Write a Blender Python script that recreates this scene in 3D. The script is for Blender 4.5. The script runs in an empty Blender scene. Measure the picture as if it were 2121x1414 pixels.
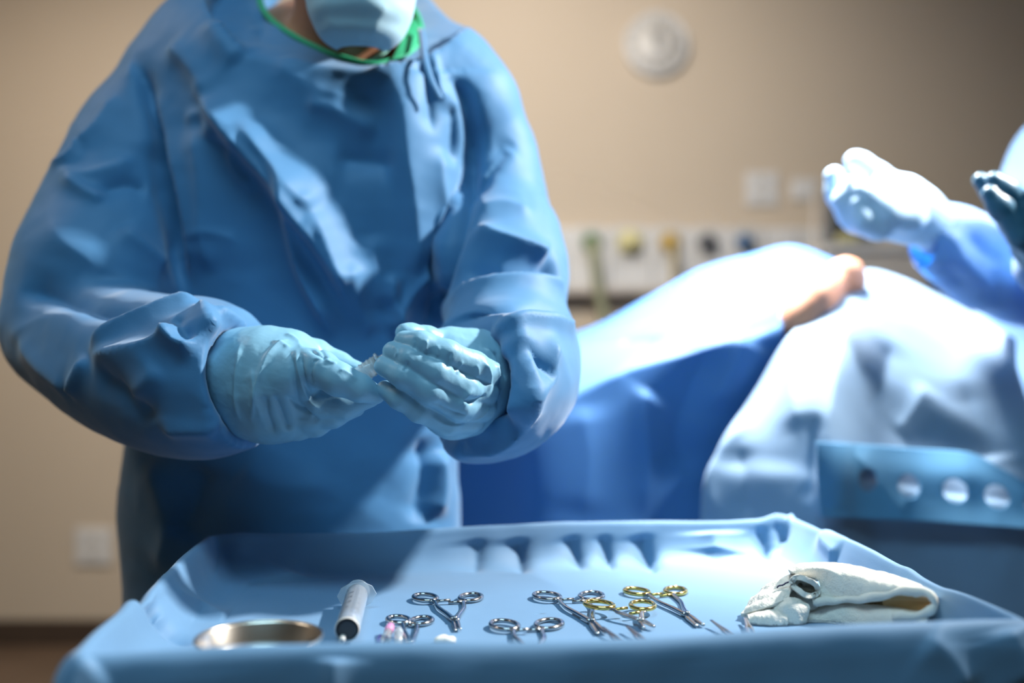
import bpy, bmesh, math, random
import numpy as np
from mathutils import Vector, Matrix
from mathutils.bvhtree import BVHTree

random.seed(4)
RNG = np.random.default_rng(4)
SC = bpy.context.scene
COL = SC.collection

# ------------------------------------------------------------------ camera
CAMZ, F, CX, HY = 1.07, 2083.0, 1060.5, 742.0


def P(x, y, Y):
    """Place measured in the photograph (pixel x, y) at distance Y -> metres in the room."""
    return np.array([(x - CX) / F * Y, Y, CAMZ + (HY - y) / F * Y])


cam_data = bpy.data.cameras.new('camera')
cam = bpy.data.objects.new('camera', cam_data)
COL.objects.link(cam)
cam.location = (0, 0, CAMZ)
cam.rotation_euler = (math.radians(90), 0, 0)
cam_data.sensor_width = 36.0
cam_data.lens = 36.0 * F / 2121.0
cam_data.shift_y = (HY - 707.0) / 2121.0
cam_data.clip_start = 0.05
cam_data.dof.use_dof = True
cam_data.dof.focus_distance = 0.945
cam_data.dof.aperture_fstop = 1.6
cam_data.dof.aperture_blades = 0
SC.camera = cam

# ------------------------------------------------------------------ world, exposure
W = bpy.data.worlds.new('world')
SC.world = W
W.use_nodes = True
bgn = W.node_tree.nodes['Background']
bgn.inputs[0].default_value = (0.9, 0.95, 1.0, 1)
bgn.inputs[1].default_value = 0.05
SC.view_settings.view_transform = 'Standard'
SC.view_settings.look = 'None'
SC.view_settings.exposure = 0.0
SC.view_settings.gamma = 1.0
SC.view_settings.use_curve_mapping = False


# ------------------------------------------------------------------ lights
def aim(o, target):
    d = Vector(target) - o.location
    o.rotation_euler = d.to_track_quat('-Z', 'Y').to_euler()


def spot(name, loc, target, power, size, angle, blend, colour):
    l = bpy.data.lights.new(name, 'SPOT')
    l.energy = power
    l.shadow_soft_size = size
    l.spot_size = math.radians(angle)
    l.spot_blend = blend
    l.color = colour
    o = bpy.data.objects.new(name, l)
    COL.objects.link(o)
    o.location = loc
    aim(o, target)
    return o


def area(name, loc, target, power, sx, sy, colour):
    l = bpy.data.lights.new(name, 'AREA')
    l.energy = power
    l.shape = 'RECTANGLE'
    l.size, l.size_y = sx, sy
    l.color = colour
    o = bpy.data.objects.new(name, l)
    COL.objects.link(o)
    o.location = loc
    aim(o, target)
    return o


# surgical lamp above the patient (its beam fills the operating field)
spot('surgical_lamp_main', (0.35, 1.98, 2.50), (0.52, 1.68, 1.15), 1080, 0.16, 44, 0.6, (1.0, 0.985, 0.96))
# second surgical lamp on its boom at the right, raking over the gown and the tray
spot('surgical_lamp_side', (1.36, 1.27, 2.22), (0.04, 1.18, 1.22), 370, 0.06, 52, 0.7, (1.0, 0.98, 0.95))
# warm spots added to brighten the far wall and its left part
spot('wall_fill', (-0.15, 1.95, 2.72), (0.0, 3.76, 1.40), 255, 0.2, 118, 1.0, (1.0, 0.93, 0.84))
spot('wall_fill_left', (-1.55, 2.3, 2.72), (-1.7, 3.76, 1.0), 75, 0.2, 120, 1.0, (1.0, 0.88, 0.74))
# cool fill light added over the near part of the room for the shadows
area('cool_fill', (-0.2, 0.1, 2.74), (-0.2, 0.1, 0), 27, 1.2, 0.6, (0.46, 0.80, 1.0))
# warm fill light added at the left to lift the gown's left edge
area('warm_fill_left', (-1.9, 1.5, 2.74), (-1.9, 1.5, 0), 14, 0.6, 0.6, (1.0, 0.86, 0.72))


# ------------------------------------------------------------------ naming and tagging
def link(name, me, parent=None):
    o = bpy.data.objects.new(name, me)
    COL.objects.link(o)
    if parent is not None:
        o.parent = parent
        o.matrix_parent_inverse = Matrix.Identity(4)
        o.location = -Vector(ORG.get(parent.name, (0, 0, 0)))
    return o


ORG = {}


def thing(name, label, cat, loc=(0, 0, 0), group=None):
    o = bpy.data.objects.new(name, None)
    o.empty_display_size = 0.05
    COL.objects.link(o)
    o.location = loc
    ORG[o.name] = tuple(loc)
    return tag(o, label, cat, group)


def tag(o, label, cat, group=None):
    o['label'] = label
    o['category'] = cat
    if group:
        o['group'] = group
    return o


def struct(o):
    o['kind'] = 'structure'
    return o


# ------------------------------------------------------------------ materials
def new_mat(name):
    m = bpy.data.materials.new(name)
    m.use_nodes = True
    nt = m.node_tree
    b = nt.nodes['Principled BSDF']
    return m, nt, b


def add_bump(nt, b, scale, strength, dist=0.002, detail=3, kind='noise', coord='Object', stretch=None):
    tc = nt.nodes.new('ShaderNodeTexCoord')
    src = tc.outputs[coord]
    if stretch:
        mp = nt.nodes.new('ShaderNodeMapping')
        mp.inputs['Scale'].default_value = stretch
        nt.links.new(src, mp.inputs['Vector'])
        src = mp.outputs[0]
    if kind == 'noise':
        n = nt.nodes.new('ShaderNodeTexNoise')
        n.inputs['Detail'].default_value = detail
        out = n.outputs['Fac']
    else:
        n = nt.nodes.new('ShaderNodeTexVoronoi')
        out = n.outputs['Distance']
    n.inputs['Scale'].default_value = scale
    nt.links.new(src, n.inputs['Vector'])
    bp = nt.nodes.new('ShaderNodeBump')
    bp.inputs['Strength'].default_value = strength
    bp.inputs['Distance'].default_value = dist
    nt.links.new(out, bp.inputs['Height'])
    nt.links.new(bp.outputs[0], b.inputs['Normal'])
    return bp


def tint(nt, b, c0, c1, scale, detail=3, socket='Base Color', coord='Object'):
    tc = nt.nodes.new('ShaderNodeTexCoord')
    n = nt.nodes.new('ShaderNodeTexNoise')
    n.inputs['Scale'].default_value = scale
    n.inputs['Detail'].default_value = detail
    nt.links.new(tc.outputs[coord], n.inputs['Vector'])
    r = nt.nodes.new('ShaderNodeValToRGB')
    r.color_ramp.elements[0].position = 0.3
    r.color_ramp.elements[1].position = 0.7
    r.color_ramp.elements[0].color = (*c0, 1)
    r.color_ramp.elements[1].color = (*c1, 1)
    nt.links.new(n.outputs['Fac'], r.inputs['Fac'])
    nt.links.new(r.outputs[0], b.inputs[socket])
    return r


def plain(name, col, rough=0.5, metal=0.0, spec=0.5, vary=0.06, scale=12, bump=0.0, bscale=200, coat=0):
    m, nt, b = new_mat(name)
    c = np.array(col)
    tint(nt, b, tuple(c * (1 - vary)), tuple(np.minimum(1, c * (1 + vary))), scale)
    b.inputs['Roughness'].default_value = rough
    b.inputs['Metallic'].default_value = metal
    b.inputs['Specular IOR Level'].default_value = spec
    b.inputs['Coat Weight'].default_value = coat
    if bump:
        add_bump(nt, b, bscale, bump, 0.001)
    return m


def cloth(name, col, tcol, trans=0.22, rough=0.62, sheen=0.25, weave=520, wstr=0.12):
    m, nt, b = new_mat(name)
    c = np.array(col)
    tint(nt, b, tuple(c * 0.95), tuple(np.minimum(1, c * 1.05)), 9)
    b.inputs['Roughness'].default_value = rough
    b.inputs['Specular IOR Level'].default_value = 0.4
    b.inputs['Sheen Weight'].default_value = sheen
    b.inputs['Sheen Roughness'].default_value = 0.5
    b.inputs['Sheen Tint'].default_value = (0.95, 0.97, 1.0, 1)
    bp = add_bump(nt, b, weave, wstr, 0.0006, 2)
    tr = nt.nodes.new('ShaderNodeBsdfTranslucent')
    tr.inputs['Color'].default_value = (*tcol, 1)
    nt.links.new(bp.outputs[0], tr.inputs['Normal'])
    mx = nt.nodes.new('ShaderNodeMixShader')
    mx.inputs[0].default_value = trans
    nt.links.new(b.outputs[0], mx.inputs[1])
    nt.links.new(tr.outputs[0], mx.inputs[2])
    out = nt.nodes['Material Output']
    nt.links.new(mx.outputs[0], out.inputs['Surface'])
    return m


def clear_plastic(name, col=(0.93, 0.96, 0.98), rough=0.12, trans=0.9, ior=1.3):
    m, nt, b = new_mat(name)
    tint(nt, b, tuple(np.array(col) * 0.98), col, 30)
    b.inputs['Roughness'].default_value = rough
    b.inputs['Transmission Weight'].default_value = trans
    b.inputs['IOR'].default_value = ior
    return m


M = {}
M['gown'] = cloth('gown_fabric', (0.062, 0.220, 0.43), (0.01, 0.20, 0.55), 0.12, rough=.6, sheen=.35)
M['gown2'] = cloth('gown_fabric_light', (0.20, 0.38, 0.66), (0.02, 0.25, 0.8), 0.22)
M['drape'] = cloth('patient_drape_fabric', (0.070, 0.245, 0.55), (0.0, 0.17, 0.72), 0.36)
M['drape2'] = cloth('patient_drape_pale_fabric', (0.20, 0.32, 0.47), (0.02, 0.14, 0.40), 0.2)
M['tray_drape'] = cloth('tray_drape_fabric', (0.13, 0.27, 0.44), (0.02, 0.22, 0.5), 0.1, weave=700, wstr=0.2)
M['flap'] = cloth('perforated_strip_fabric', (0.12, 0.36, 0.60), (0.03, 0.3, 0.6), 0.25)
M['glove'] = plain('nitrile_glove', (0.22, 0.43, 0.57), 0.42, spec=0.45, vary=0.05, bump=0.15, bscale=260)
M['glove_lit'] = plain('lit_glove', (0.46, 0.64, 0.84), 0.6, spec=0.4, bump=0.1)  # lamp-lit paleness of the raised hand put into the glove colour
M['glove_shaded'] = plain('shaded_glove', (0.03, 0.12, 0.20), 0.4, spec=0.5, bump=0.1)  # shadow on the other hand put into the glove colour
M['skin'] = plain('skin', (0.36, 0.155, 0.08), 0.5, spec=0.35, bump=0.1, bscale=400)
M['skin2'] = plain('patient_skin', (0.56, 0.26, 0.155), 0.5, spec=0.4, bump=0.1, bscale=400)
M['mask'] = cloth('mask_fabric', (0.45, 0.68, 0.78), (0.2, 0.5, 0.65), 0.2)
M['green'] = plain('green_binding', (0.01, 0.36, 0.17), 0.7, bump=0.3, bscale=600)
M['scrub'] = plain('scrub_cotton', (0.22, 0.48, 0.40), 0.8, bump=0.2, bscale=500)
M['scrub_dark'] = plain('scrub_trousers', (0.03, 0.10, 0.18), 0.8, bump=0.2, bscale=500)
M['cap'] = plain('cap_fabric', (0.05, 0.18, 0.38), 0.8, bump=0.2, bscale=500)
M['shoe'] = plain('shoe_rubber', (0.6, 0.6, 0.62), 0.5)
M['wall'] = plain('wall_paint', (0.52, 0.435, 0.34), 0.75, spec=0.3, vary=0.02, scale=2, bump=0.05, bscale=160)
M['ceil'] = plain('ceiling_tile', (0.55, 0.52, 0.48), 0.9, bump=0.1, bscale=120)
M['floor'] = plain('floor_vinyl', (0.115, 0.075, 0.05), 0.45, vary=0.12, scale=5)
M['base'] = plain('baseboard_rubber', (0.055, 0.036, 0.025), 0.5)
M['white'] = plain('white_enamel', (0.62, 0.61, 0.60), 0.4)
M['offwhite'] = plain('offwhite_plastic', (0.55, 0.53, 0.50), 0.4)
M['beige'] = plain('beige_plastic', (0.50, 0.45, 0.40), 0.45)
M['grey'] = plain('grey_plastic', (0.20, 0.20, 0.20), 0.45)
M['black'] = plain('black_plastic', (0.02, 0.022, 0.026), 0.35)
M['screen'] = plain('dark_screen', (0.05, 0.05, 0.045), 0.2)
M['c_green'] = plain('green_plastic', (0.07, 0.16, 0.075), 0.4)
M['c_lime'] = plain('pale_yellow_plastic', (0.55, 0.50, 0.25), 0.4)
M['c_yellow'] = plain('yellow_plastic', (0.42, 0.27, 0.04), 0.4)
M['c_blue'] = plain('blue_plastic', (0.07, 0.14, 0.26), 0.4)
M['c_slate'] = plain('slate_plastic', (0.09, 0.095, 0.11), 0.4)
M['hose'] = plain('hose_green', (0.30, 0.31, 0.20), 0.5)
M['hose_y'] = plain('hose_yellow', (0.46, 0.38, 0.22), 0.5)
M['steel'] = plain('polished_steel', (0.47, 0.47, 0.47), 0.17, metal=1.0, vary=0.04)
M['bowlsteel'] = plain('spun_steel', (0.60, 0.55, 0.48), 0.28, metal=1.0, vary=0.05)
M['gold'] = plain('gilt_steel', (0.80, 0.58, 0.18), 0.18, metal=1.0, vary=0.04)
M['frame'] = plain('stand_steel', (0.5, 0.5, 0.5), 0.3, metal=1.0)
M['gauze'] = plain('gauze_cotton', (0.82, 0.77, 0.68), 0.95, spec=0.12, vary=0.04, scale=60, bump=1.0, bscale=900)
M['gauze_warm'] = plain('yellowish_gauze', (0.85, 0.62, 0.34), 0.95, spec=0.2, vary=0.03, scale=60, bump=0.6, bscale=1500)  # yellower gauze tone for the inner folds
M['gauze_thread'] = plain('dark_marker_thread', (0.015, 0.015, 0.06), 0.8)
M['barrel'] = clear_plastic('syringe_plastic', (0.90, 0.94, 0.97), 0.22, 0.72, 1.25)
M['clear'] = clear_plastic('clear_plastic', (0.95, 0.97, 0.98), 0.12, 0.75, 1.4)
M['seal'] = plain('plunger_rubber', (0.035, 0.038, 0.045), 0.5)
M['pink'] = clear_plastic('pink_plastic', (0.95, 0.42, 0.68), 0.2, 0.4, 1.4)
M['violet'] = plain('violet_plastic', (0.16, 0.13, 0.45), 0.4)
M['ink'] = plain('black_ink', (0.02, 0.02, 0.03), 0.6)
M['pad'] = plain('table_pad', (0.03, 0.03, 0.035), 0.6)


# ------------------------------------------------------------------ mesh helpers
def mesh_from(name, verts, faces, mat, smooth=True):
    me = bpy.data.meshes.new(name)
    verts = np.asarray(verts, dtype=np.float64)
    me.from_pydata([tuple(v) for v in verts], [], [tuple(int(i) for i in f) for f in faces])
    if smooth:
        me.polygons.foreach_set('use_smooth', [True] * len(me.polygons))
    if mat is not None:
        me.materials.append(mat)
    me.update()
    return me


def mesh_quads(name, verts, quads, mat):
    """fast path for large all-quad meshes"""
    me = bpy.data.meshes.new(name)
    nv, nq = len(verts), len(quads)
    me.vertices.add(nv)
    me.vertices.foreach_set('co', np.ascontiguousarray(verts, dtype=np.float32).ravel())
    me.loops.add(nq * 4)
    me.loops.foreach_set('vertex_index', np.ascontiguousarray(quads, dtype=np.int32).ravel())
    me.polygons.add(nq)
    me.polygons.foreach_set('loop_start', np.arange(0, nq * 4, 4, dtype=np.int32))
    me.polygons.foreach_set('use_smooth', np.ones(nq, dtype=bool))
    me.update(calc_edges=True)
    me.validate()
    if mat is not None:
        me.materials.append(mat)
    return me


def quad_normals(v, q):
    a, b, c, d = v[q[:, 0]], v[q[:, 1]], v[q[:, 2]], v[q[:, 3]]
    fn = np.cross(c - a, d - b)
    n = np.zeros_like(v)
    for k in range(4):
        np.add.at(n, q[:, k], fn)
    return n / (np.linalg.norm(n, axis=1, keepdims=True) + 1e-12)


def smooth_verts(v, q, it=2, lam=0.5):
    e = np.concatenate([q[:, [0, 1]], q[:, [1, 2]], q[:, [2, 3]], q[:, [3, 0]]])
    e = np.concatenate([e, e[:, ::-1]])
    cnt = np.bincount(e[:, 0], minlength=len(v)).astype(float)[:, None]
    cnt[cnt == 0] = 1
    for _ in range(it):
        s = np.stack([np.bincount(e[:, 0], weights=v[e[:, 1], k], minlength=len(v)) for k in range(3)], 1)
        v = v + lam * (s / cnt - v)
    return v


# ------------------------------------------------------------------ blended solid modelling
class Field:
    """A signed distance grid; solids are blended into it and the skin is extracted as one mesh."""

    def __init__(s, lo, hi, h):
        s.lo = np.array(lo, float)
        s.h = h
        s.n = np.maximum(3, np.ceil((np.array(hi) - s.lo) / h).astype(int) + 1)
        s.f = np.full(tuple(s.n), 10.0, dtype=np.float32)

    def axes(s, a=(0, 0, 0), b=None):
        b = s.n if b is None else b
        return [s.lo[k] + s.h * np.arange(a[k], b[k]) for k in range(3)]

    def _sub(s, lo, hi):
        a = np.clip(np.floor((np.array(lo) - s.lo) / s.h).astype(int), 0, s.n)
        b = np.clip(np.ceil((np.array(hi) - s.lo) / s.h).astype(int) + 1, 0, s.n)
        return a, b

    def blend(s, a, b, d, k):
        sl = tuple(slice(a[i], b[i]) for i in range(3))
        g = s.f[sl]
        if k <= 0:
            s.f[sl] = np.minimum(g, d)
        else:
            hh = np.maximum(k - np.abs(g - d), 0) / k
            s.f[sl] = np.minimum(g, d) - hh * hh * k * 0.25

    def capsule_d(s, p, q, r0, r1, a, b):
        X, Y, Z = s.axes(a, b)
        p, q = np.array(p, float), np.array(q, float)
        w = q - p
        L = max(1e-9, w @ w)
        x, y, z = X[:, None, None] - p[0], Y[None, :, None] - p[1], Z[None, None, :] - p[2]
        t = np.clip((x * w[0] + y * w[1] + z * w[2]) / L, 0, 1)
        return (np.sqrt((x - t * w[0]) ** 2 + (y - t * w[1]) ** 2 + (z - t * w[2]) ** 2) - (r0 + (r1 - r0) * t)).astype(np.float32)

    def capsule(s, p, q, r0, r1=None, k=0.01):
        r1 = r0 if r1 is None else r1
        m = max(r0, r1) + k + 3 * s.h
        a, b = s._sub(np.minimum(p, q) - m, np.maximum(p, q) + m)
        if (b <= a).any():
            return
        s.blend(a, b, s.capsule_d(p, q, r0, r1, a, b), k)

    def chain(s, pts, k=0.01, kk=None):
        """pts: [(point, radius), ...]; its own links blend softly, then it joins the rest with k"""
        t = Field.__new__(Field)
        R = max(r for _, r in pts)
        C = np.array([p for p, _ in pts])
        m = R + k + 4 * s.h
        a, b = s._sub(C.min(0) - m, C.max(0) + m)
        if (b <= a).any():
            return
        t.lo, t.h, t.n = s.lo + a * s.h, s.h, b - a
        t.f = np.full(tuple(t.n), 10.0, dtype=np.float32)
        for (p, r), (q, r2) in zip(pts[:-1], pts[1:]):
            t.capsule(p, q, r, r2, (min(r, r2) * 0.5 if kk is None else kk))
        s.blend(a, b, t.f, k)

    def ellipsoid(s, c, r, k=0.01, rot=None):
        c, r = np.array(c, float), np.array(r, float)
        m = r.max() + k + 3 * s.h
        a, b = s._sub(c - m, c + m)
        X, Y, Z = s.axes(a, b)
        g = np.stack(np.meshgrid(X - c[0], Y - c[1], Z - c[2], indexing='ij'), -1)
        if rot is not None:
            g = g @ np.array(rot)
        k0 = np.linalg.norm(g / r, axis=-1)
        k1 = np.linalg.norm(g / (r * r), axis=-1) + 1e-9
        s.blend(a, b, (k0 * (k0 - 1) / k1).astype(np.float32), k)

    def mesh(s, smooth=2):
        f = s.f
        ins = f < 0
        nx, ny, nz = f.shape
        c = np.zeros((nx - 1, ny - 1, nz - 1), dtype=np.int8)
        for i in (0, 1):
            for j in (0, 1):
                for k in (0, 1):
                    c += ins[i:nx - 1 + i, j:ny - 1 + j, k:nz - 1 + k]
        act = (c > 0) & (c < 8)
        idx = np.argwhere(act)
        ids = np.full(act.shape, -1, dtype=np.int64)
        ids[act] = np.arange(len(idx))
        pos = np.zeros((len(idx), 3))
        cnt = np.zeros(len(idx))
        corners = [(i, j, k) for i in (0, 1) for j in (0, 1) for k in (0, 1)]
        vals = {cc: f[idx[:, 0] + cc[0], idx[:, 1] + cc[1], idx[:, 2] + cc[2]] for cc in corners}
        for ax in range(3):
            for cc in corners:
                if cc[ax]:
                    continue
                c2 = list(cc)
                c2[ax] = 1
                v0, v1 = vals[cc], vals[tuple(c2)]
                mk = (v0 < 0) != (v1 < 0)
                t = v0[mk] / (v0[mk] - v1[mk])
                base = np.array(cc, float)[None, :].repeat(mk.sum(), 0)
                base[:, ax] += t
                pos[mk] += base
                cnt[mk] += 1
        V = s.lo + s.h * (idx + pos / cnt[:, None])
        quads = []
        for ax in range(3):
            o1, o2 = [(1, 2), (2, 0), (0, 1)][ax]
            lo_, hi_ = [slice(None)] * 3, [slice(None)] * 3
            lo_[ax], hi_[ax] = slice(0, -1), slice(1, None)
            A, B = ins[tuple(lo_)], ins[tuple(hi_)]
            e = np.argwhere(A != B)
            e = e[(e[:, o1] > 0) & (e[:, o2] > 0) & (e[:, o1] < f.shape[o1] - 1) & (e[:, o2] < f.shape[o2] - 1)]
            fl = A[e[:, 0], e[:, 1], e[:, 2]]

            def cell(d1, d2):
                g = e.copy()
                g[:, o1] -= d1
                g[:, o2] -= d2
                return ids[g[:, 0], g[:, 1], g[:, 2]]
            qd = np.stack([cell(1, 1), cell(0, 1), cell(0, 0), cell(1, 0)], 1)
            qd[~fl] = qd[~fl][:, ::-1]
            quads.append(qd)
        Q = np.concatenate(quads)
        Q = Q[(Q >= 0).all(1)]
        if smooth:
            V = smooth_verts(V, Q, smooth)
        return V, Q


def catmull(pts, n):
    pts = np.asarray(pts, float)
    if len(pts) == 2:
        t = np.linspace(0, 1, n)[:, None]
        return pts[0] * (1 - t) + pts[1] * t
    e = np.concatenate([[2 * pts[0] - pts[1]], pts, [2 * pts[-1] - pts[-2]]])
    m = len(pts) - 1
    u = np.linspace(0, m, n)
    i = np.minimum(u.astype(int), m - 1)
    t = (u - i)[:, None]
    p0, p1, p2, p3 = e[i], e[i + 1], e[i + 2], e[i + 3]
    return 0.5 * (2 * p1 + (p2 - p0) * t + (2 * p0 - 5 * p1 + 4 * p2 - p3) * t ** 2 + (3 * p1 - p0 - 3 * p2 + p3) * t ** 3)


def catmull_closed(pts, n):
    pts = np.asarray(pts, float)
    m = len(pts)
    u = np.linspace(0, m, n, endpoint=False)
    i = u.astype(int)
    t = (u - i)[:, None]
    p0, p1, p2, p3 = pts[(i - 1) % m], pts[i % m], pts[(i + 1) % m], pts[(i + 2) % m]
    return 0.5 * (2 * p1 + (p2 - p0) * t + (2 * p0 - 5 * p1 + 4 * p2 - p3) * t ** 2 + (3 * p1 - p0 - 3 * p2 + p3) * t ** 3)


def loft(rows, nu, nv):
    """rows: list of equally long lists of 3-D points -> dense spline surface grid (nv rows, nu columns)"""
    R = np.array([catmull(r, nu) for r in rows])
    return np.stack([catmull(R[:, j], nv) for j in range(nu)], 1)


def grid_quads(nv, nu, close_u=False):
    i, j = np.meshgrid(np.arange(nv - 1), np.arange(nu if close_u else nu - 1), indexing='ij')
    i, j = i.ravel(), j.ravel()
    j2 = (j + 1) % nu
    return np.stack([i * nu + j, i * nu + j2, (i + 1) * nu + j2, (i + 1) * nu + j], 1)


def crumple(v, freq, seed, octaves=4):
    """creased-cloth relief in -0.5..0.5: sharp folds in random directions, each fading along its length"""
    r = np.random.default_rng(seed)
    out = np.zeros(len(v))
    tot = 0
    w = v + 0.22 / freq * np.stack([np.sin(v @ r.normal(size=3) * freq * 0.8 + r.uniform(0, 6)) for _ in range(3)], 1)
    for o in range(octaves):
        fq = freq * (1.6 ** o)
        amp = 1.0 / (1.55 ** o)
        for _ in range(2):
            d = r.normal(size=3)
            d /= np.linalg.norm(d)
            t = (w @ d) * fq / 6.283 + r.uniform(0, 1)
            gate = np.clip(0.35 + 0.9 * np.sin(w @ r.normal(size=3) * fq * 0.4 + r.uniform(0, 6)), 0, 1)
            tri = t % 1.0
            tri = np.where(tri < .3, tri / .3, (1 - tri) / .7)
            out += 0.6 * amp * gate * (tri - 0.5)
        tot += amp
    return out / tot


def sculpt(v, q, strokes, eye=(0, 0, CAMZ), base_smooth=6, gain=1.0):
    """Fold the cloth: each stroke is a line on the surface along which it is raised or sunk.
    stroke = (points, height mm, reach left mm, reach right mm[, sharpness])"""
    bvh = BVHTree.FromPolygons([tuple(p) for p in v], [tuple(int(i) for i in f) for f in q])
    nrm = quad_normals(v, q)
    ns = smooth_verts(nrm, q, base_smooth)
    ns /= np.linalg.norm(ns, axis=1, keepdims=True) + 1e-12
    disp = np.zeros(len(v))
    eye = np.array(eye)
    for st in strokes:
        pts, amp, wl, wr = st[:4]
        amp = amp * gain
        sharp = st[4] if len(st) > 4 else 1.3
        pp = np.array(pts, float)
        L = np.sum(np.linalg.norm(np.diff(pp, axis=0), axis=1))
        pp = catmull(pp, max(4, int(L / 12)))
        Qp, Qn = [], []
        for x, y in pp:
            d = P(x, y, 1.0) - eye
            hit = bvh.ray_cast(Vector(eye), Vector(d))
            if hit[0] is not None:
                Qp.append(hit[0])
                Qn.append(hit[1])
        if len(Qp) < 3:
            continue
        Qp, Qn = np.array(Qp), np.array(Qn)
        # drop jumps in depth: keep the longest run
        jump = np.where(np.linalg.norm(np.diff(Qp, axis=0), axis=1) > 0.06)[0]
        runs = np.split(np.arange(len(Qp)), jump + 1)
        run = max(runs, key=len)
        Qp, Qn = Qp[run], Qn[run]
        if len(Qp) < 3:
            continue
        sgn = 1.0
        if (Qn * (eye - Qp)).sum() < 0:
            Qn = -Qn
            sgn = -1.0
        Qs = Qn.copy()
        for _ in range(6):
            Qs[1:-1] = (Qs[:-2] + Qs[1:-1] + Qs[2:]) / 3
        Qs /= np.linalg.norm(Qs, axis=1, keepdims=True) + 1e-9
        rm = max(wl, wr) * 0.001 * 2.6
        lo, hi = Qp.min(0) - rm, Qp.max(0) + rm
        sel = np.where(((v > lo) & (v < hi)).all(1))[0]
        if not len(sel):
            continue
        pv = v[sel]
        best = np.full(len(sel), 1e9)
        side = np.zeros(len(sel))
        uu = np.zeros(len(sel))
        fac = np.zeros(len(sel))
        n = len(Qp) - 1
        for k in range(n):
            a, b = Qp[k], Qp[k + 1]
            w = b - a
            l2 = max(w @ w, 1e-12)
            t = np.clip(((pv - a) @ w) / l2, 0, 1)
            dv = pv - (a + t[:, None] * w)
            d = np.linalg.norm(dv, axis=1)
            m = d < best
            best[m] = d[m]
            cr = np.cross(w, Qs[k])
            side[m] = dv[m] @ cr
            uu[m] = (k + t[m]) / n
            fac[m] = ns[sel][m] @ Qs[k]
        wd = np.where(side > 0, wr, wl) * 0.001
        prof = np.exp(-(best / wd) ** sharp)
        end = np.clip(np.minimum(uu, 1 - uu) / 0.22, 0, 1)
        end = end * end * (3 - 2 * end)
        disp[sel] += sgn * amp * 0.001 * prof * end * np.clip((fac * sgn + 0.1) / 0.4, 0, 1)
    return v + ns * disp[:, None]


def frames(pts, closed=False):
    pts = np.asarray(pts, float)
    if closed:
        T = np.roll(pts, -1, 0) - np.roll(pts, 1, 0)
    else:
        T = np.gradient(pts, axis=0)
    T /= np.linalg.norm(T, axis=1, keepdims=True) + 1e-12
    up = np.array([0, 0, 1.0]) if abs(T[0][2]) < 0.9 else np.array([0, 1.0, 0])
    N = np.zeros_like(T)
    n = np.cross(np.cross(T[0], up), T[0])
    for i in range(len(T)):
        n = n - T[i] * (n @ T[i])
        n /= np.linalg.norm(n) + 1e-12
        N[i] = n
    return T, N, np.cross(T, N)


def tube_geo(pts, rad, seg=10, closed=False, flat=1.0, cap=True):
    """rad scalar or per-point; flat squashes along the frame normal"""
    pts = np.asarray(pts, float)
    n = len(pts)
    rad = np.broadcast_to(np.asarray(rad, float), (n,))
    T, N, B = frames(pts, closed)
    a = np.linspace(0, 2 * math.pi, seg, endpoint=False)
    V = (pts[:, None, :] + rad[:, None, None] * (np.cos(a)[None, :, None] * N[:, None, :] * flat + np.sin(a)[None, :, None] * B[:, None, :])).reshape(-1, 3)
    Fc = []
    for i in range(n if closed else n - 1):
        i2 = (i + 1) % n
        for j in range(seg):
            j2 = (j + 1) % seg
            Fc.append((i * seg + j, i * seg + j2, i2 * seg + j2, i2 * seg + j))
    if cap and not closed:
        Fc.append(tuple(range(seg))[::-1])
        Fc.append(tuple((n - 1) * seg + j for j in range(seg)))
    return V, Fc


def tube(name, pts, rad, mat, parent=None, seg=10, closed=False, flat=1.0):
    V, Fc = tube_geo(pts, rad, seg, closed, flat)
    return link(name, mesh_from(name, V, Fc, mat), parent)


def lathe_geo(prof, seg=40, axis=(0, 0, 1), origin=(0, 0, 0), cap=False):
    """prof: (radius, height) pairs revolved about an axis through origin"""
    ax = np.array(axis, float)
    ax /= np.linalg.norm(ax)
    u = np.cross(ax, [0, 0, 1.0] if abs(ax[2]) < 0.9 else [1.0, 0, 0])
    u /= np.linalg.norm(u)
    w = np.cross(ax, u)
    a = np.linspace(0, 2 * math.pi, seg, endpoint=False)
    V = []
    for r, h in prof:
        V.append(np.array(origin) + ax * h + r * (np.cos(a)[:, None] * u + np.sin(a)[:, None] * w))
    V = np.concatenate(V)
    Fc = []
    for i in range(len(prof) - 1):
        for j in range(seg):
            j2 = (j + 1) % seg
            Fc.append((i * seg + j, i * seg + j2, (i + 1) * seg + j2, (i + 1) * seg + j))
    if cap and prof[0][0] > 1e-6:
        Fc.append(tuple(range(seg))[::-1])
    if cap and prof[-1][0] > 1e-6:
        Fc.append(tuple((len(prof) - 1) * seg + j for j in range(seg)))
    return V, Fc


def lathe(name, prof, mat, parent=None, seg=40, axis=(0, 0, 1), origin=(0, 0, 0)):
    V, Fc = lathe_geo(prof, seg, axis, origin)
    me = mesh_from(name, V, Fc, mat)
    return link(name, me, parent)


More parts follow.
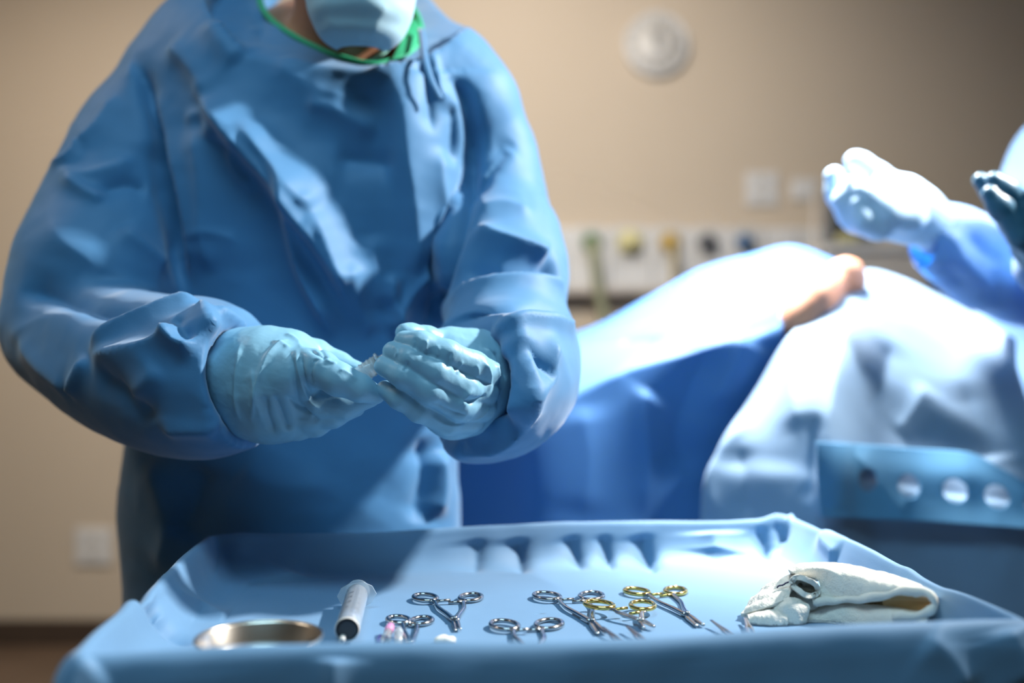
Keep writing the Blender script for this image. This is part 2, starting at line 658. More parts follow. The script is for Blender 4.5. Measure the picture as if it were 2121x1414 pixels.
def box(name, lo, hi, mat, parent=None, bevel=0.004, rot=None):
    lo, hi = np.array(lo, float), np.array(hi, float)
    bm = bmesh.new()
    bmesh.ops.create_cube(bm, size=1)
    c, d = (lo + hi) / 2, hi - lo
    for v in bm.verts:
        v.co = Vector((v.co.x * d[0], v.co.y * d[1], v.co.z * d[2]))
    if bevel:
        bv = min(bevel, 0.45 * d.min())
        bmesh.ops.bevel(bm, geom=bm.edges[:], offset=bv, segments=2, profile=0.5, affect='EDGES')
    if rot is not None:
        bmesh.ops.rotate(bm, verts=bm.verts, cent=(0, 0, 0), matrix=Matrix.Rotation(rot, 3, 'Z'))
    bmesh.ops.translate(bm, verts=bm.verts, vec=Vector(c))
    me = bpy.data.meshes.new(name)
    bm.to_mesh(me)
    bm.free()
    me.materials.append(mat)
    return link(name, me, parent)


def thicken(o, t, offset=-1.0):
    md = o.modifiers.new('thickness', 'SOLIDIFY')
    md.thickness = t
    md.offset = offset
    return o

# ================================================================== the room
X0, X1, Y0, Y1, ZC = -3.2, 3.4, -2.2, 3.76, 2.8
struct(box('floor', (X0 - .1, Y0 - .1, -0.1), (X1 + .1, Y1 + .1, 0), M['floor'], bevel=0))
struct(box('ceiling', (X0 - .1, Y0 - .1, ZC), (X1 + .1, Y1 + .1, ZC + .1), M['ceil'], bevel=0))
struct(box('wall_back', (X0 - .1, Y1, 0), (X1 + .1, Y1 + .1, ZC), M['wall'], bevel=0))
struct(box('wall_front', (X0 - .1, Y0 - .1, 0), (X1 + .1, Y0, ZC), M['wall'], bevel=0))
struct(box('wall_left', (X0 - .1, Y0, 0), (X0, Y1, ZC), M['wall'], bevel=0))
struct(box('wall_right', (X1, Y0, 0), (X1 + .1, Y1, ZC), M['wall'], bevel=0))
struct(box('baseboard_back', (X0, Y1 - .015, 0), (X1, Y1, .095), M['base'], bevel=.004))
struct(box('baseboard_left', (X0, Y0, 0), (X0 + .015, Y1 - .015, .095), M['base'], bevel=.004))
struct(box('baseboard_right', (X1 - .015, Y0, 0), (X1, Y1 - .015, .095), M['base'], bevel=.004))

# wall clock
c = P(1358, 95, Y1)
ck = thing('wall_clock', 'round white wall clock high on the beige wall', 'clock', (c[0], Y1, c[2]))
lathe('clock_rim', [(0.0, 0.0), (.118, 0), (.122, .012), (.118, .034), (.108, .036), (.105, .022), (0, .022)], M['white'], ck, 48, (0, -1, 0), (c[0], Y1, c[2]))
lathe('clock_face', [(.105, .022), (.105, .0235), (0, .0235)], M['offwhite'], ck, 48, (0, -1, 0), (c[0], Y1, c[2]))
for k in range(12):
    a = k * math.pi / 6
    p = np.array([c[0] + .088 * math.sin(a), Y1 - .0245, c[2] + .088 * math.cos(a)])
    d = np.array([math.sin(a), 0, math.cos(a)]) * (.011 if k % 3 == 0 else .006)
    tube('hour_mark', [p - d, p + d], .003, M['grey'], ck, 6)
for nm, a, l, r in (('hour_hand', -0.22, .055, .0075), ('minute_hand', 0.25, .080, .005)):
    p = np.array([c[0], Y1 - .028, c[2]])
    d = np.array([math.sin(a), 0, math.cos(a)])
    tube(nm, [p - d * .015, p, p + d * l], [r * .8, r, r * .6], M['grey'], ck, 8)


def wall_plate(x, y, w, h, name, label, cat, mat, sockets=True):
    c = P(x, y, Y1)
    t = thing(name, label, cat, (c[0], Y1, c[2]))
    box('cover_plate', (c[0] - w / 2, Y1 - .012, c[2] - h / 2), (c[0] + w / 2, Y1, c[2] + h / 2), mat, t, .004)
    if sockets:
        for s in (-1, 1):
            box('socket', (c[0] - .017, Y1 - .016, c[2] + s * h * .22 - .014), (c[0] + .017, Y1 - .011, c[2] + s * h * .22 + .014), M['offwhite'], t, .003)
            for u in (-1, 1):
                box('slot', (c[0] + u * .007 - .0015, Y1 - .0165, c[2] + s * h * .22 - .005), (c[0] + u * .007 + .0015, Y1 - .0155, c[2] + s * h * .22 + .005), M['black'], t, 0)
    else:
        box('switch_rocker', (c[0] - .02, Y1 - .018, c[2] - .022), (c[0] + .02, Y1 - .011, c[2] + .022), M['white'], t, .004)
    return t


wall_plate(1577, 392, .12, .125, 'power_outlet', 'white square outlet plate above the long gas unit, larger of two', 'outlet', M['white'])
wall_plate(1664, 393, .095, .08, 'light_switch', 'small white switch plate right of the larger square outlet plate', 'switch', M['white'], False)
wall_plate(195, 1130, .135, .135, 'power_outlet', 'white outlet plate low on the wall left of the gowned surgeon', 'outlet', M['white'])

# medical gas panel along the wall
g0, g1 = P(1085, 600, Y1), P(1702, 476, Y1)
gp = thing('medical_gas_unit', 'long white medical gas unit with coloured outlets on the back wall', 'gas unit', (g0[0], Y1, g0[2]))
box('housing', (g0[0], Y1 - .07, g0[2]), (g1[0], Y1, g1[2]), M['white'], gp, .01)
box('lower_rail', (g0[0], Y1 - .085, g0[2] - .02), (g1[0], Y1 - .0, g0[2] + .005), M['beige'], gp, .005)
for x in (1172, 1262, 1345, 1420, 1498, 1573, 1640):
    q = P(x, 540, Y1)
    box('panel_joint', (q[0] - .002, Y1 - .0715, g0[2] + .012), (q[0] + .002, Y1 - .069, g1[2] - .012), M['grey'], gp, 0)
for x, w, m, nm in ((1222, .060, 'c_green', 'green'), (1300, .075, 'c_lime', 'pale yellow'), (1381, .062, 'c_yellow', 'yellow'),
                    (1457, .058, 'c_slate', 'dark grey'), (1533, .056, 'c_blue', 'blue')):
    q = P(x, 508, Y1)
    o = lathe('gas_outlet', [(0, 0), (w * .62, 0), (w * .62, .018), (w * .5, .024), (w * .36, .024), (w * .36, .05), (w * .25, .055), (0, .055)], M[m], gp, 20, (0, -1, 0), (q[0], Y1 - .07, q[2]))
    o['label'] = nm + ' gas outlet'
    box('outlet_plate', (q[0] - w * .8, Y1 - .074, q[2] - .075), (q[0] + w * .8, Y1 - .068, q[2] + .065), M['offwhite'], gp, .003)
for x, m, pts, lb in ((1222, 'hose', [(0, 0, 0), (.0, -.05, -.03), (.01, -.05, -.12), (.04, -.03, -.27), (.10, -.02, -.5), (.2, -.02, -.8), (.26, -.05, -1.05)], 'pale green gas hose hanging from the green outlet'),
                      (1381, 'hose_y', [(0, 0, 0), (.0, -.05, -.03), (.0, -.05, -.15), (.02, -.03, -.4), (.0, -.02, -.8), (.05, -.05, -1.05)], 'pale yellow gas hose hanging from the yellow outlet')):
    q = P(x, 514, Y1) + np.array([0, -.128, -.0])
    tg = tube('gas_hose', catmull([q + np.array(p) for p in pts], 40), .02 if m == 'hose' else .012, M[m])
    tag(tg, lb, 'hose')

# anaesthesia cart at the far right
YC = 3.05
a0, a1 = P(1712, 700, YC), P(1925, 505, YC)
an = thing('anaesthesia_cart', 'beige anaesthesia cart with dark monitor behind the raised gloved hand', 'medical cart', ((a0[0] + a1[0]) / 2, YC, 0))
box('cart_top', (a0[0] - .01, YC - .01, a1[2] - .03), (a1[0] + .02, YC + .45, a1[2]), M['offwhite'], an, .01)
box('cart_body', (a0[0], YC, .12), (a1[0], YC + .42, a1[2] - .03), M['beige'], an, .012)
for k in range(4):
    zt = a1[2] - .14 - k * .2
    dw = box('drawer', (a0[0] + .01, YC - .018, zt - .17), (a1[0] - .01, YC + .01, zt), M['c_slate' if k == 0 else 'beige'], an, .006)
    if k == 0:
        dw['label'] = 'dark slate top drawer'
    tube('drawer_handle', [np.array([a0[0] + .08, YC - .04, zt - .06]), np.array([a1[0] - .08, YC - .04, zt - .06])], .008, M['frame'], dw, 8)
b0, b1 = P(1722, 500, YC + .05), P(1800, 385, YC + .05)
box('monitor', (b0[0], YC + .1, b0[2]), (b1[0] + .05, YC + .15, b1[2]), M['grey'], an, .01)
box('monitor_screen', (b0[0] + .012, YC + .094, b0[2] + .015), (b1[0] + .038, YC + .101, b1[2] - .015), M['screen'], an, .002)
s0 = P(1703, 385, YC)
tube('drip_pole', [np.array([s0[0], YC + .08, .12]), np.array([s0[0], YC + .08, s0[2]])], .006, M['beige'], an, 10)
lb = P(1755, 494, YC)
box('yellow_control', (lb[0] - .03, YC - .012, lb[2] - .012), (lb[0] + .03, YC + .02, lb[2] + .014), M['c_lime'], an, .004)
w0, w1 = P(1958, 800, YC), P(2010, 575, YC)
box('side_post', (w0[0], YC + .1, .12), (w1[0], YC + .2, w1[2]), M['white'], an, .01)
box('post_bracket', (a1[0] - .02, YC + .12, .30), (w0[0] + .02, YC + .18, .36), M['beige'], an, .004)
for sx in (a0[0] + .05, a1[0] - .05):
    for sy in (YC + .05, YC + .36):
        lathe('caster', [(0, -.02), (.05, -.02), (.055, 0), (.05, .02), (0, .02)], M['black'], an, 20, (1, 0, 0), (sx, sy, .055))
        box('caster_fork', (sx - .028, sy - .02, .05), (sx + .028, sy + .02, .125), M['frame'], an, .003)

# ================================================================== operating table and patient
TT = 0.85
ot = thing('operating_table', 'operating table under the blue drapes behind the instrument tray', 'operating table', (0.15, 1.78, 0))
box('table_pad', (-.52, 1.59, TT - .06), (.76, 2.02, TT), M['pad'], ot, .02)
box('table_top', (-.52, 1.60, TT - .09), (.76, 2.01, TT - .06), M['frame'], ot, .006)
box('table_column', (.0, 1.66, .1), (.35, 1.92, TT - .09), M['frame'], ot, .02)
box('table_base', (-.30, 1.58, 0), (.62, 2.0, .1), M['grey'], ot, .02)

# patient: head to the left behind the surgeon, belly at the lit hump, near knee raised
fp = Field((-.60, 1.40, .60), (.95, 2.1, 1.32), .010)
fp.ellipsoid((-.42, 1.8, .955), (.105, .078, .092), .02)
fp.ellipsoid((-.42, 1.8, 1.045), (.014, .012, .018), .012)
fp.capsule(np.array([-.34, 1.8, .945]), np.array([-.22, 1.8, .945]), .055, .055, .03)
fp.chain([(np.array([-.14, 1.80, .945]), .085), (np.array([.08, 1.79, .95]), .09), (np.array([.30, 1.80, .98]), .105), (np.array([.46, 1.80, 1.01]), .125), (np.array([.60, 1.80, .99]), .125)], .05)
for sg in (-1, 1):
    fp.chain([(np.array([-.14, 1.80 + sg * .13, .935]), .055), (np.array([.10, 1.80 + sg * .175, .91]), .040), (np.array([.34, 1.80 + sg * .17, .90]), .032)], .03)
for sg in (-1, 1):
    fp.chain([(np.array([.58, 1.80 + sg * .07, .98]), .09), (np.array([.70, 1.80 + sg * .10, .97]), .065), (np.array([.735, 1.80 + sg * .10, .93]), .05)], .04)
for x, y, Y, r in ((1648, 672, 1.575, .025), (1664, 642, 1.59, .033), (1688, 612, 1.608, .036), (1712, 596, 1.625, .028)):
    p = P(x, y, Y + .012)
    fp.ellipsoid(p, (r, r, r), .03)
fp.chain([(P(1700, 640, 1.69), .05), (P(1750, 578, 1.660), .034), (P(1753, 562, 1.655), .025)], .006)
V, Q = fp.mesh(2)
pt = thing('patient', 'patient lying on the table, a strip of bare skin between the drapes', 'person', (0.2, 1.8, TT))
link('body', mesh_quads('body', V, Q, M['skin2']), pt)

# ---- drape over the patient's lower body: lit top, saturated shaded side
def drape(name, rows, nu, nv, strokes, mat, gain=.85, crump=0.004, seed=1, freq=22, thick=.0015):
    G = loft([[P(*p) for p in r] for r in rows], nu, nv)
    v, q = G.reshape(-1, 3), grid_quads(nv, nu)
    v = sculpt(v, q, strokes, gain=gain)
    n = quad_normals(v, q)
    v = v + n * (crump * crumple(v, freq, seed))[:, None]
    o = link(name, mesh_quads(name, v, q, mat))
    thicken(o, thick, 0)
    return o, v, q


rows = [
    [(520, 900, 2.06), (780, 900, 2.06), (1000, 880, 2.06), (1200, 880, 2.06), (1350, 850, 2.06), (1450, 820, 2.06), (1560, 800, 2.06), (1650, 780, 2.06), (1725, 760, 2.06)],
    [(520, 745, 1.96), (780, 745, 1.96), (1000, 728, 1.96), (1200, 705, 1.95), (1340, 640, 1.95), (1450, 585, 1.95), (1560, 555, 1.94), (1640, 540, 1.92), (1720, 560, 1.88)],
    [(520, 735, 1.84), (780, 735, 1.84), (1000, 722, 1.84), (1200, 697, 1.84), (1340, 630, 1.84), (1450, 566, 1.84), (1560, 536, 1.83), (1640, 517, 1.82), (1735, 545, 1.76)],
    [(520, 760, 1.68), (780, 760, 1.68), (1000, 750, 1.68), (1180, 735, 1.68), (1320, 690, 1.69), (1440, 630, 1.69), (1550, 590, 1.69), (1625, 570, 1.69), (1722, 574, 1.70)],
    [(520, 850, 1.575), (780, 850, 1.575), (1000, 850, 1.55), (1140, 812, 1.56), (1290, 755, 1.56), (1400, 718, 1.57), (1500, 690, 1.57), (1575, 675, 1.58), (1632, 654, 1.60)],
    [(520, 930, 1.575), (780, 930, 1.575), (1000, 925, 1.55), (1120, 890, 1.52), (1260, 830, 1.53), (1380, 790, 1.54), (1480, 760, 1.54), (1560, 742, 1.55), (1622, 722, 1.57)],
    [(520, 1150, 1.575), (780, 1150, 1.575), (1000, 1150, 1.55), (1120, 1130, 1.50), (1260, 1100, 1.50), (1380, 1080, 1.52), (1490, 1060, 1.53), (1580, 1000, 1.54), (1640, 950, 1.56)],
    [(520, 1600, 1.575), (780, 1600, 1.575), (1000, 1600, 1.55), (1120, 1600, 1.47), (1260, 1600, 1.47), (1380, 1600, 1.50), (1490, 1600, 1.52), (1580, 1600, 1.53), (1640, 1600, 1.55)],
]
st = [
    ([(1330, 1090), (1340, 960), (1330, 850), (1350, 800)], 14, 22, 45),
    ([(1480, 700), (1430, 800), (1400, 900), (1440, 1000)], -14, 30, 30),
    ([(1540, 690), (1520, 760), (1470, 850)], 10, 30, 14),
    ([(1280, 712), (1325, 702), (1370, 706)], -7, 12, 12),
    ([(1200, 830), (1220, 950), (1210, 1080)], 8, 40, 40),
    ([(1190, 700), (1300, 690), (1420, 640)], 6, 14, 22),
]
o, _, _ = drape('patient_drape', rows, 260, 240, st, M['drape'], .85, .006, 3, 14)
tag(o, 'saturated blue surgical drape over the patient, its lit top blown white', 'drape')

# ---- paler drape over the near side at the right
rows = [
    [(1765, 700, 2.00), (1790, 690, 1.98), (1830, 690, 1.95), (1890, 700, 1.90), (1950, 720, 1.85), (2010, 750, 1.79), (2060, 780, 1.73)],
    [(1775, 568, 1.84), (1812, 566, 1.83), (1870, 582, 1.80), (1950, 618, 1.75), (2030, 660, 1.70), (2070, 684, 1.66), (2100, 702, 1.62)],
    [(1757, 600, 1.66), (1800, 598, 1.66), (1880, 625, 1.655), (1970, 680, 1.64), (2050, 725, 1.61), (2085, 748, 1.59), (2108, 765, 1.57)],
    [(1700, 640, 1.60), (1760, 650, 1.58), (1850, 690, 1.58), (1960, 750, 1.57), (2050, 795, 1.55), (2100, 822, 1.53), (2135, 845, 1.51)],
    [(1630, 700, 1.55), (1720, 720, 1.50), (1840, 780, 1.53), (1960, 840, 1.52), (2050, 880, 1.51), (2115, 903, 1.49), (2175, 930, 1.475)],
    [(1570, 800, 1.52), (1700, 830, 1.44), (1830, 880, 1.50), (1960, 930, 1.50), (2050, 955, 1.49), (2120, 970, 1.475), (2190, 990, 1.46)],
    [(1490, 930, 1.48), (1700, 950, 1.41), (1820, 980, 1.46), (1950, 1010, 1.47), (2050, 1025, 1.46), (2120, 1035, 1.455), (2190, 1050, 1.45)],
    [(1450, 1080, 1.46), (1698, 1090, 1.39), (1820, 1100, 1.44), (1950, 1110, 1.45), (2050, 1118, 1.44), (2120, 1124, 1.435), (2190, 1130, 1.43)],
    [(1440, 1650, 1.44), (1698, 1650, 1.38), (1820, 1650, 1.42), (1950, 1650, 1.43), (2050, 1650, 1.42), (2120, 1650, 1.415), (2190, 1650, 1.41)],
]
st = [
    ([(1790, 620), (1740, 720), (1712, 860), (1704, 1000), (1700, 1090)], 16, 40, 10),
    ([(1690, 850), (1685, 950), (1680, 1060)], -14, 8, 28),
    ([(1660, 720), (1640, 800), (1660, 900)], 9, 20, 20),
    ([(1570, 860), (1500, 930), (1470, 1000), (1490, 1080)], 12, 12, 30),
    ([(1530, 920), (1545, 1000), (1540, 1080)], -10, 15, 25),
    ([(1850, 700), (1830, 790), (1790, 870)], -10, 25, 25),
    ([(1920, 790), (1890, 850), (1850, 900)], 9, 30, 14),
    ([(1990, 780), (2040, 900), (2060, 960)], -14, 40, 40),
    ([(1640, 730), (1690, 745), (1710, 760)], -6, 12, 12),
    ([(1860, 1130), (1990, 1120), (2100, 1160)], -10, 14, 30),
]
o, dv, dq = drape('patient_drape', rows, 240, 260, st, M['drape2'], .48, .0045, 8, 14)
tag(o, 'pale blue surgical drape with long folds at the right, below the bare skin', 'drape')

# perforated tab sewn to the pale drape
rows = [
    [(1690, 915, 1.384), (1742, 918, 1.410), (1790, 921, 1.444), (1900, 929, 1.468), (2005, 937, 1.466), (2065, 965, 1.452), (2125, 1000, 1.44), (2180, 1030, 1.43)],
    [(1692, 970, 1.372), (1742, 971, 1.396), (1790, 972, 1.428), (1900, 980, 1.450), (2010, 985, 1.448), (2070, 1003, 1.440), (2125, 1024, 1.43), (2180, 1046, 1.42)],
    [(1696, 1030, 1.364), (1742, 1030, 1.386), (1790, 1030, 1.415), (1900, 1036, 1.436), (2010, 1042, 1.436), (2070, 1052, 1.428), (2125, 1064, 1.42), (2180, 1075, 1.41)],
    [(1700, 1070, 1.360), (1742, 1072, 1.378), (1790, 1074, 1.405), (1900, 1078, 1.426), (2010, 1086, 1.424), (2070, 1090, 1.418), (2125, 1094, 1.41), (2180, 1098, 1.40)],
]
G = loft([[P(*p) for p in r] for r in rows], 260, 90)
v, q = G.reshape(-1, 3), grid_quads(90, 260)
v = sculpt(v, q, [([(1760, 930), (1800, 980), (1850, 1040), (1880, 1070)], 7, 22, 8), ([(1760, 1065), (1730, 1050), (1700, 1060)], -4, 8, 8)], gain=.4)
qc = v[q].mean(1)
keep = np.ones(len(q), bool)
for x, y, Y, rx in ((1797, 994, 1.424, 22), (1880, 1006, 1.444, 24), (1979, 1016, 1.441, 25), (2066, 1028, 1.433, 24), (2150, 1044, 1.42, 24)):
    h = P(x, y, Y)
    d = np.hypot((qc[:, 0] - h[0]) / (rx * Y / F), (qc[:, 2] - h[2]) / (24 * Y / F))
    keep &= d > 1
tab = link('perforated_tab', mesh_quads('perforated_tab', v, q[keep], M['flap']), o)
tab['label'] = 'light blue perforated tab with a row of round holes'
thicken(tab, .0015, 0)

# ================================================================== instrument stand and its drape
TRZ, RIM = CAMZ - .236, CAMZ - .193
CFL, CFR, CBR, CBL = [np.array(p) for p in ((-.286, .661), (.378, .742), (.339, 1.218), (-.326, 1.092))]
tc = (CFL + CFR + CBR + CBL) / 4
ms = thing('instrument_stand', 'steel instrument stand carrying the draped tray', 'stand', (tc[0], tc[1], 0))
ang = math.atan2(.12, .67)
box('tray', (tc[0] - .305, tc[1] - .205, TRZ - .028), (tc[0] + .305, tc[1] + .205, TRZ - .012), M['frame'], ms, .006, ang)
tube('post', [np.array([tc[0] + .05, tc[1] + .02, .05]), np.array([tc[0] + .05, tc[1] + .02, TRZ - .028])], .016, M['frame'], ms, 12)
box('foot', (tc[0] - .25, tc[1] - .01, .02), (tc[0] + .25, tc[1] + .05, .06), M['frame'], ms, .01)
for s in (-.25, .25):
    box('foot_bar', (tc[0] + s - .025, tc[1] - .2, .02), (tc[0] + s + .025, tc[1] + .2, .055), M['frame'], ms, .01)


def perimeter(n_long, n_short, rc=.03):
    """unit rounded rectangle in (u, v) of the tray quad, starting at the front-left corner"""
    out = []
    cs = [(0, 0), (1, 0), (1, 1), (0, 1)]
    for k in range(4):
        a, b = np.array(cs[k], float), np.array(cs[(k + 1) % 4], float)
        m = n_long if k % 2 == 0 else n_short
        t = np.linspace(0, 1, m, endpoint=False)
        t = t - .0
        out.append(a + (b - a) * t[:, None])
    return np.concatenate(out)


UV = perimeter(230, 150)
NP = len(UV)
edge_id = np.concatenate([np.zeros(230), np.ones(150), np.full(230, 2), np.full(150, 3)])
edge_t = np.concatenate([np.linspace(0, 1, 230, endpoint=False), np.linspace(0, 1, 150, endpoint=False)] * 2)


def quadmap(uv):
    u, w = uv[:, :1], uv[:, 1:]
    return (CFL * (1 - u) * (1 - w) + CFR * u * (1 - w) + CBR * u * w + CBL * (1 - u) * w)


for _ in range(10):
    UV = (np.roll(UV, 1, 0) + UV * 2 + np.roll(UV, -1, 0)) / 4


def offset_uv(of):
    return quadmap(.5 + (UV - .5) * (1 + 2 * of / np.array([.665, .455])))


base_xy = quadmap(UV)
cen = tc
# rim height along the edges: gentle sag, dented near corners
rimz = np.full(NP, RIM)
rimz += .003 * np.sin(edge_t * 9 + edge_id * 2) * np.sin(edge_t * math.pi)


def edge_bump(eid, t0, wdt, amp):
    m = edge_id == eid
    rimz[m] += amp * np.exp(-((edge_t[m] - t0) / wdt) ** 2)


edge_bump(2, .03, .022, .006)
edge_bump(2, .0, .006, .004)
edge_bump(3, .63, .05, -.006)
edge_bump(3, .70, .03, .004)
edge_bump(1, .38, .03, .002)
edge_bump(1, .26, .05, -.002)
m0 = edge_id == 0
rimz[m0] += -.0020 + .0018 * edge_t[m0]
edge_bump(1, .0, .10, -.0015)
edge_bump(3, 1.0, .08, -.0025)
# smooth the horizontal corners a little
dirv = base_xy - cen
nrm2 = np.zeros_like(base_xy)
tng = np.roll(base_xy, -1, 0) - np.roll(base_xy, 1, 0)
nrm2 = np.stack([tng[:, 1], -tng[:, 0]], 1)
nrm2 /= np.linalg.norm(nrm2, axis=1, keepdims=True)
for _ in range(14):
    nrm2 = (np.roll(nrm2, 1, 0) + nrm2 + np.roll(nrm2, -1, 0)) / 3
wob = sum(np.sin(np.arange(NP) / NP * 2 * math.pi * f + p) / f ** .5 for f, p in ((9, 1), (14, 4), (23, 2), (37, .5)))
rings = []
# (outset from the rim line, height above tray surface or rim, blend to rim height, fold amount)
prof = [(-.2, 0, 0, 0)]
spec = [(-.120, 0.0, 'S', 0), (-.085, .0, 'S', 0), (-.060, .0, 'S', 0), (-.042, .001, 'S', 0), (-.030, .0035, 'S', .05), (-.022, .008, 'S', .15), (-.016, .014, 'S', .25), (-.011, .022, 'S', .3),
        (-.006, -.010, 'R', .3), (-.003, -.003, 'R', .2), (.000, 0.0, 'R', .12), (.004, -.001, 'R', .1), (.008, -.006, 'R', .2), (.011, -.016, 'R', .35), (.013, -.030, 'R', .5), (.016, -.05, 'R', .7), (.019, -.08, 'R', .9), (.025, -.13, 'R', 1.2),
        (.031, -.19, 'R', 1.6), (.035, -.25, 'R', 2), (.038, -.32, 'R', 2.4)]
pts = []
for of, h, kind, fa in spec:
    xy = offset_uv(of) + nrm2 * (fa * .004 * wob[:, None])
    z = np.full(NP, TRZ + h) if kind == 'S' else rimz + h
    pts.append(np.column_stack([xy, z]))
A = np.array(pts)
dense = np.stack([catmull(A[:, j], 150) for j in range(NP)], 1)
inner = []
x0 = dense[0]
for s in np.linspace(.0004, .96, 34):
    c3 = np.array([cen[0], cen[1], TRZ])
    inner.append(c3 + (x0 - c3) * s)
full = np.concatenate([np.array(inner), dense])
v = full.reshape(-1, 3)
q = grid_quads(len(full), NP, True)
st = [
    # inner face of the back wall
    ([(1180, 1106), (1190, 1140), (1212, 1185)], -6, 7, 12),
    ([(1248, 1104), (1256, 1140), (1272, 1185)], -6, 6, 9),
    ([(1330, 1102), (1340, 1140), (1365, 1190)], -9, 8, 16),
    ([(1072, 1110), (1078, 1150), (1085, 1190)], -6, 8, 20),
    ([(985, 1112), (990, 1150), (985, 1190)], -4, 8, 22),
    ([(1470, 1098), (1480, 1150)], 6, 25, 20),
    ([(1570, 1085), (1585, 1130), (1592, 1165)], -6, 6, 10),
    ([(1605, 1080), (1620, 1110), (1625, 1125)], -4, 6, 8),
    ([(1680, 1080), (1720, 1130), (1740, 1150)], 5, 10, 16),
    # left wall
    ([(445, 1125), (560, 1180), (640, 1225)], 6, 16, 30),
    ([(300, 1245), (350, 1300), (400, 1340)], -7, 9, 14),
    ([(330, 1215), (420, 1260), (470, 1290)], 4, 16, 16),
    # front skirt
    ([(690, 1362), (688, 1390), (686, 1450)], 5, 10, 6),
    ([(1470, 1420), (1474, 1500), (1478, 1600)], -3, 8, 20),
    ([(1915, 1316), (1960, 1360), (2010, 1440)], 4, 10, 16),
    ([(2080, 1300), (2100, 1345), (2140, 1430)], 5, 16, 16),
    ([(190, 1362), (160, 1388), (130, 1450)], 5, 16, 10),
]
v = sculpt(v, q, st, base_smooth=3, gain=1.5)
n = quad_normals(v, q)
lift = np.clip((v[:, 2] - TRZ - .004) / .02, 0, 1)
ring_i = np.arange(len(v)) // NP
outsk = ring_i > 34 + 95
amt = np.where(outsk, .005, .0035 * lift)
v = v + n * (amt * crumple(v, 38, 21, 3))[:, None]
flat = ring_i < 34 + 20
v[flat, 2] = np.minimum(v[flat, 2], TRZ + .0002)
td = link('tray_drape', mesh_quads('tray_drape', v, q, M['tray_drape']))
thicken(td, .001, 0)
tag(td, 'light blue drape covering the instrument tray, its rim raised and creased', 'drape')


def on_tray(x, y, h=0.0):
    """point on the tray surface (h above it) seen at the pixel"""
    Y = (.236 - h) * F / (y - HY)
    return P(x, y, Y)


# ------------------------------------------------------------------ ring-handled instruments
def ring_instrument(label, cat, name, rl, rr, tip, ringw, mats, open_=0.0, lift=0.0, jaw='point', curve=0.0, tilt=0.0):
    """rl, rr: centres of the two finger rings; tip: jaw tip (points on the tray)"""
    rl, rr, tip = np.array(rl), np.array(rr), np.array(tip)
    mid = (rl + rr) / 2
    ax = tip - mid
    ax[2] = 0
    L = np.linalg.norm(ax)
    ax /= L
    side = np.array([-ax[1], ax[0], 0])
    if (rl - mid) @ side < 0:
        side = -side
    zc = TRZ + .0036 + lift
    zt = TRZ + .0030 + lift * .2
    t = thing(name, label, cat, (mid[0], mid[1], TRZ), 'ring-handled instruments on the tray')
    piv = mid + ax * L * .74

    def at(a, s, z=None):
        """a: fraction along the axis from ring centres to tip, s: metres towards the left ring"""
        p = mid + ax * L * a + side * s
        p[2] = zc + (zt - zc) * np.clip(a, 0, 1) if z is None else z
        return p
    for k, (rc, sg) in enumerate(((rl, 1), (rr, -1))):
        lat = (rc - mid) @ side
        alo = ((rc - mid) @ ax) / L
        rx, ry = ringw / 2, ringw / 2 * 1.28
        a = np.linspace(0, 2 * math.pi, 36, endpoint=False)
        # ring leans outwards from the shank
        rpts = [at(alo, lat) + side * (rx * math.cos(u)) + ax * (ry * math.sin(u)) + side * sg * (-.18) * ry * math.sin(u) for u in a]
        hz = sg * .0006
        rpts = [p + np.array([0, 0, hz]) for p in rpts]
        rg = tube('finger_ring', rpts, .0021, mats[0], t, 10, True)
        # shank from the ring to the box joint, then across to the other side as jaw
        zc2 = zc + hz
        s0 = lat - sg * rx * .25
        spread = open_ * .5
        shank = [at(alo + ry / L * .95, s0 - sg * rx * .1), at(alo + ry / L * 1.25, lat * .62), at(.34, lat * (.52 + .3 * open_)), at(.54, lat * (.25 + .2 * open_)), at(.73, sg * .0012)]
        shank = [p + np.array([0, 0, hz]) for p in shank]
        tube('shank', catmull(shank, 22), np.concatenate([np.linspace(.0024, .0021, 8), np.linspace(.0021, .0029, 14)]), mats[1], t, 8, flat=.75)
        jw = [at(.71, sg * .0012), at(.79, -sg * (.0012 + open_ * .004)), at(.90, -sg * (.0009 + open_ * .012) + curve * .4), at(1.0, -sg * (.0005 + open_ * .02) + curve)]
        jw = [p + np.array([0, 0, hz * .6]) for p in jw]
        tube('jaw', catmull(jw, 14), np.linspace(.0032, .0011 if jaw == 'point' else .0018, 14), mats[1], t, 8, flat=.7)
        # ratchet arm reaching inwards below the ring
        ra = at(alo + ry / L * 1.15, lat * .62)
        rb = at(alo + ry / L * 1.15, -sg * .001)
        tube('ratchet', [ra + np.array([0, 0, hz]), rb + np.array([0, 0, hz * 2])], .0015, mats[0], t, 8)
    lathe('pivot_screw', [(0, 0), (.0026, 0), (.0026, .0008), (.0018, .0014), (0, .0014)], mats[1], t, 14, (0, 0, 1), (piv[0], piv[1], zt + .0028))
    return t


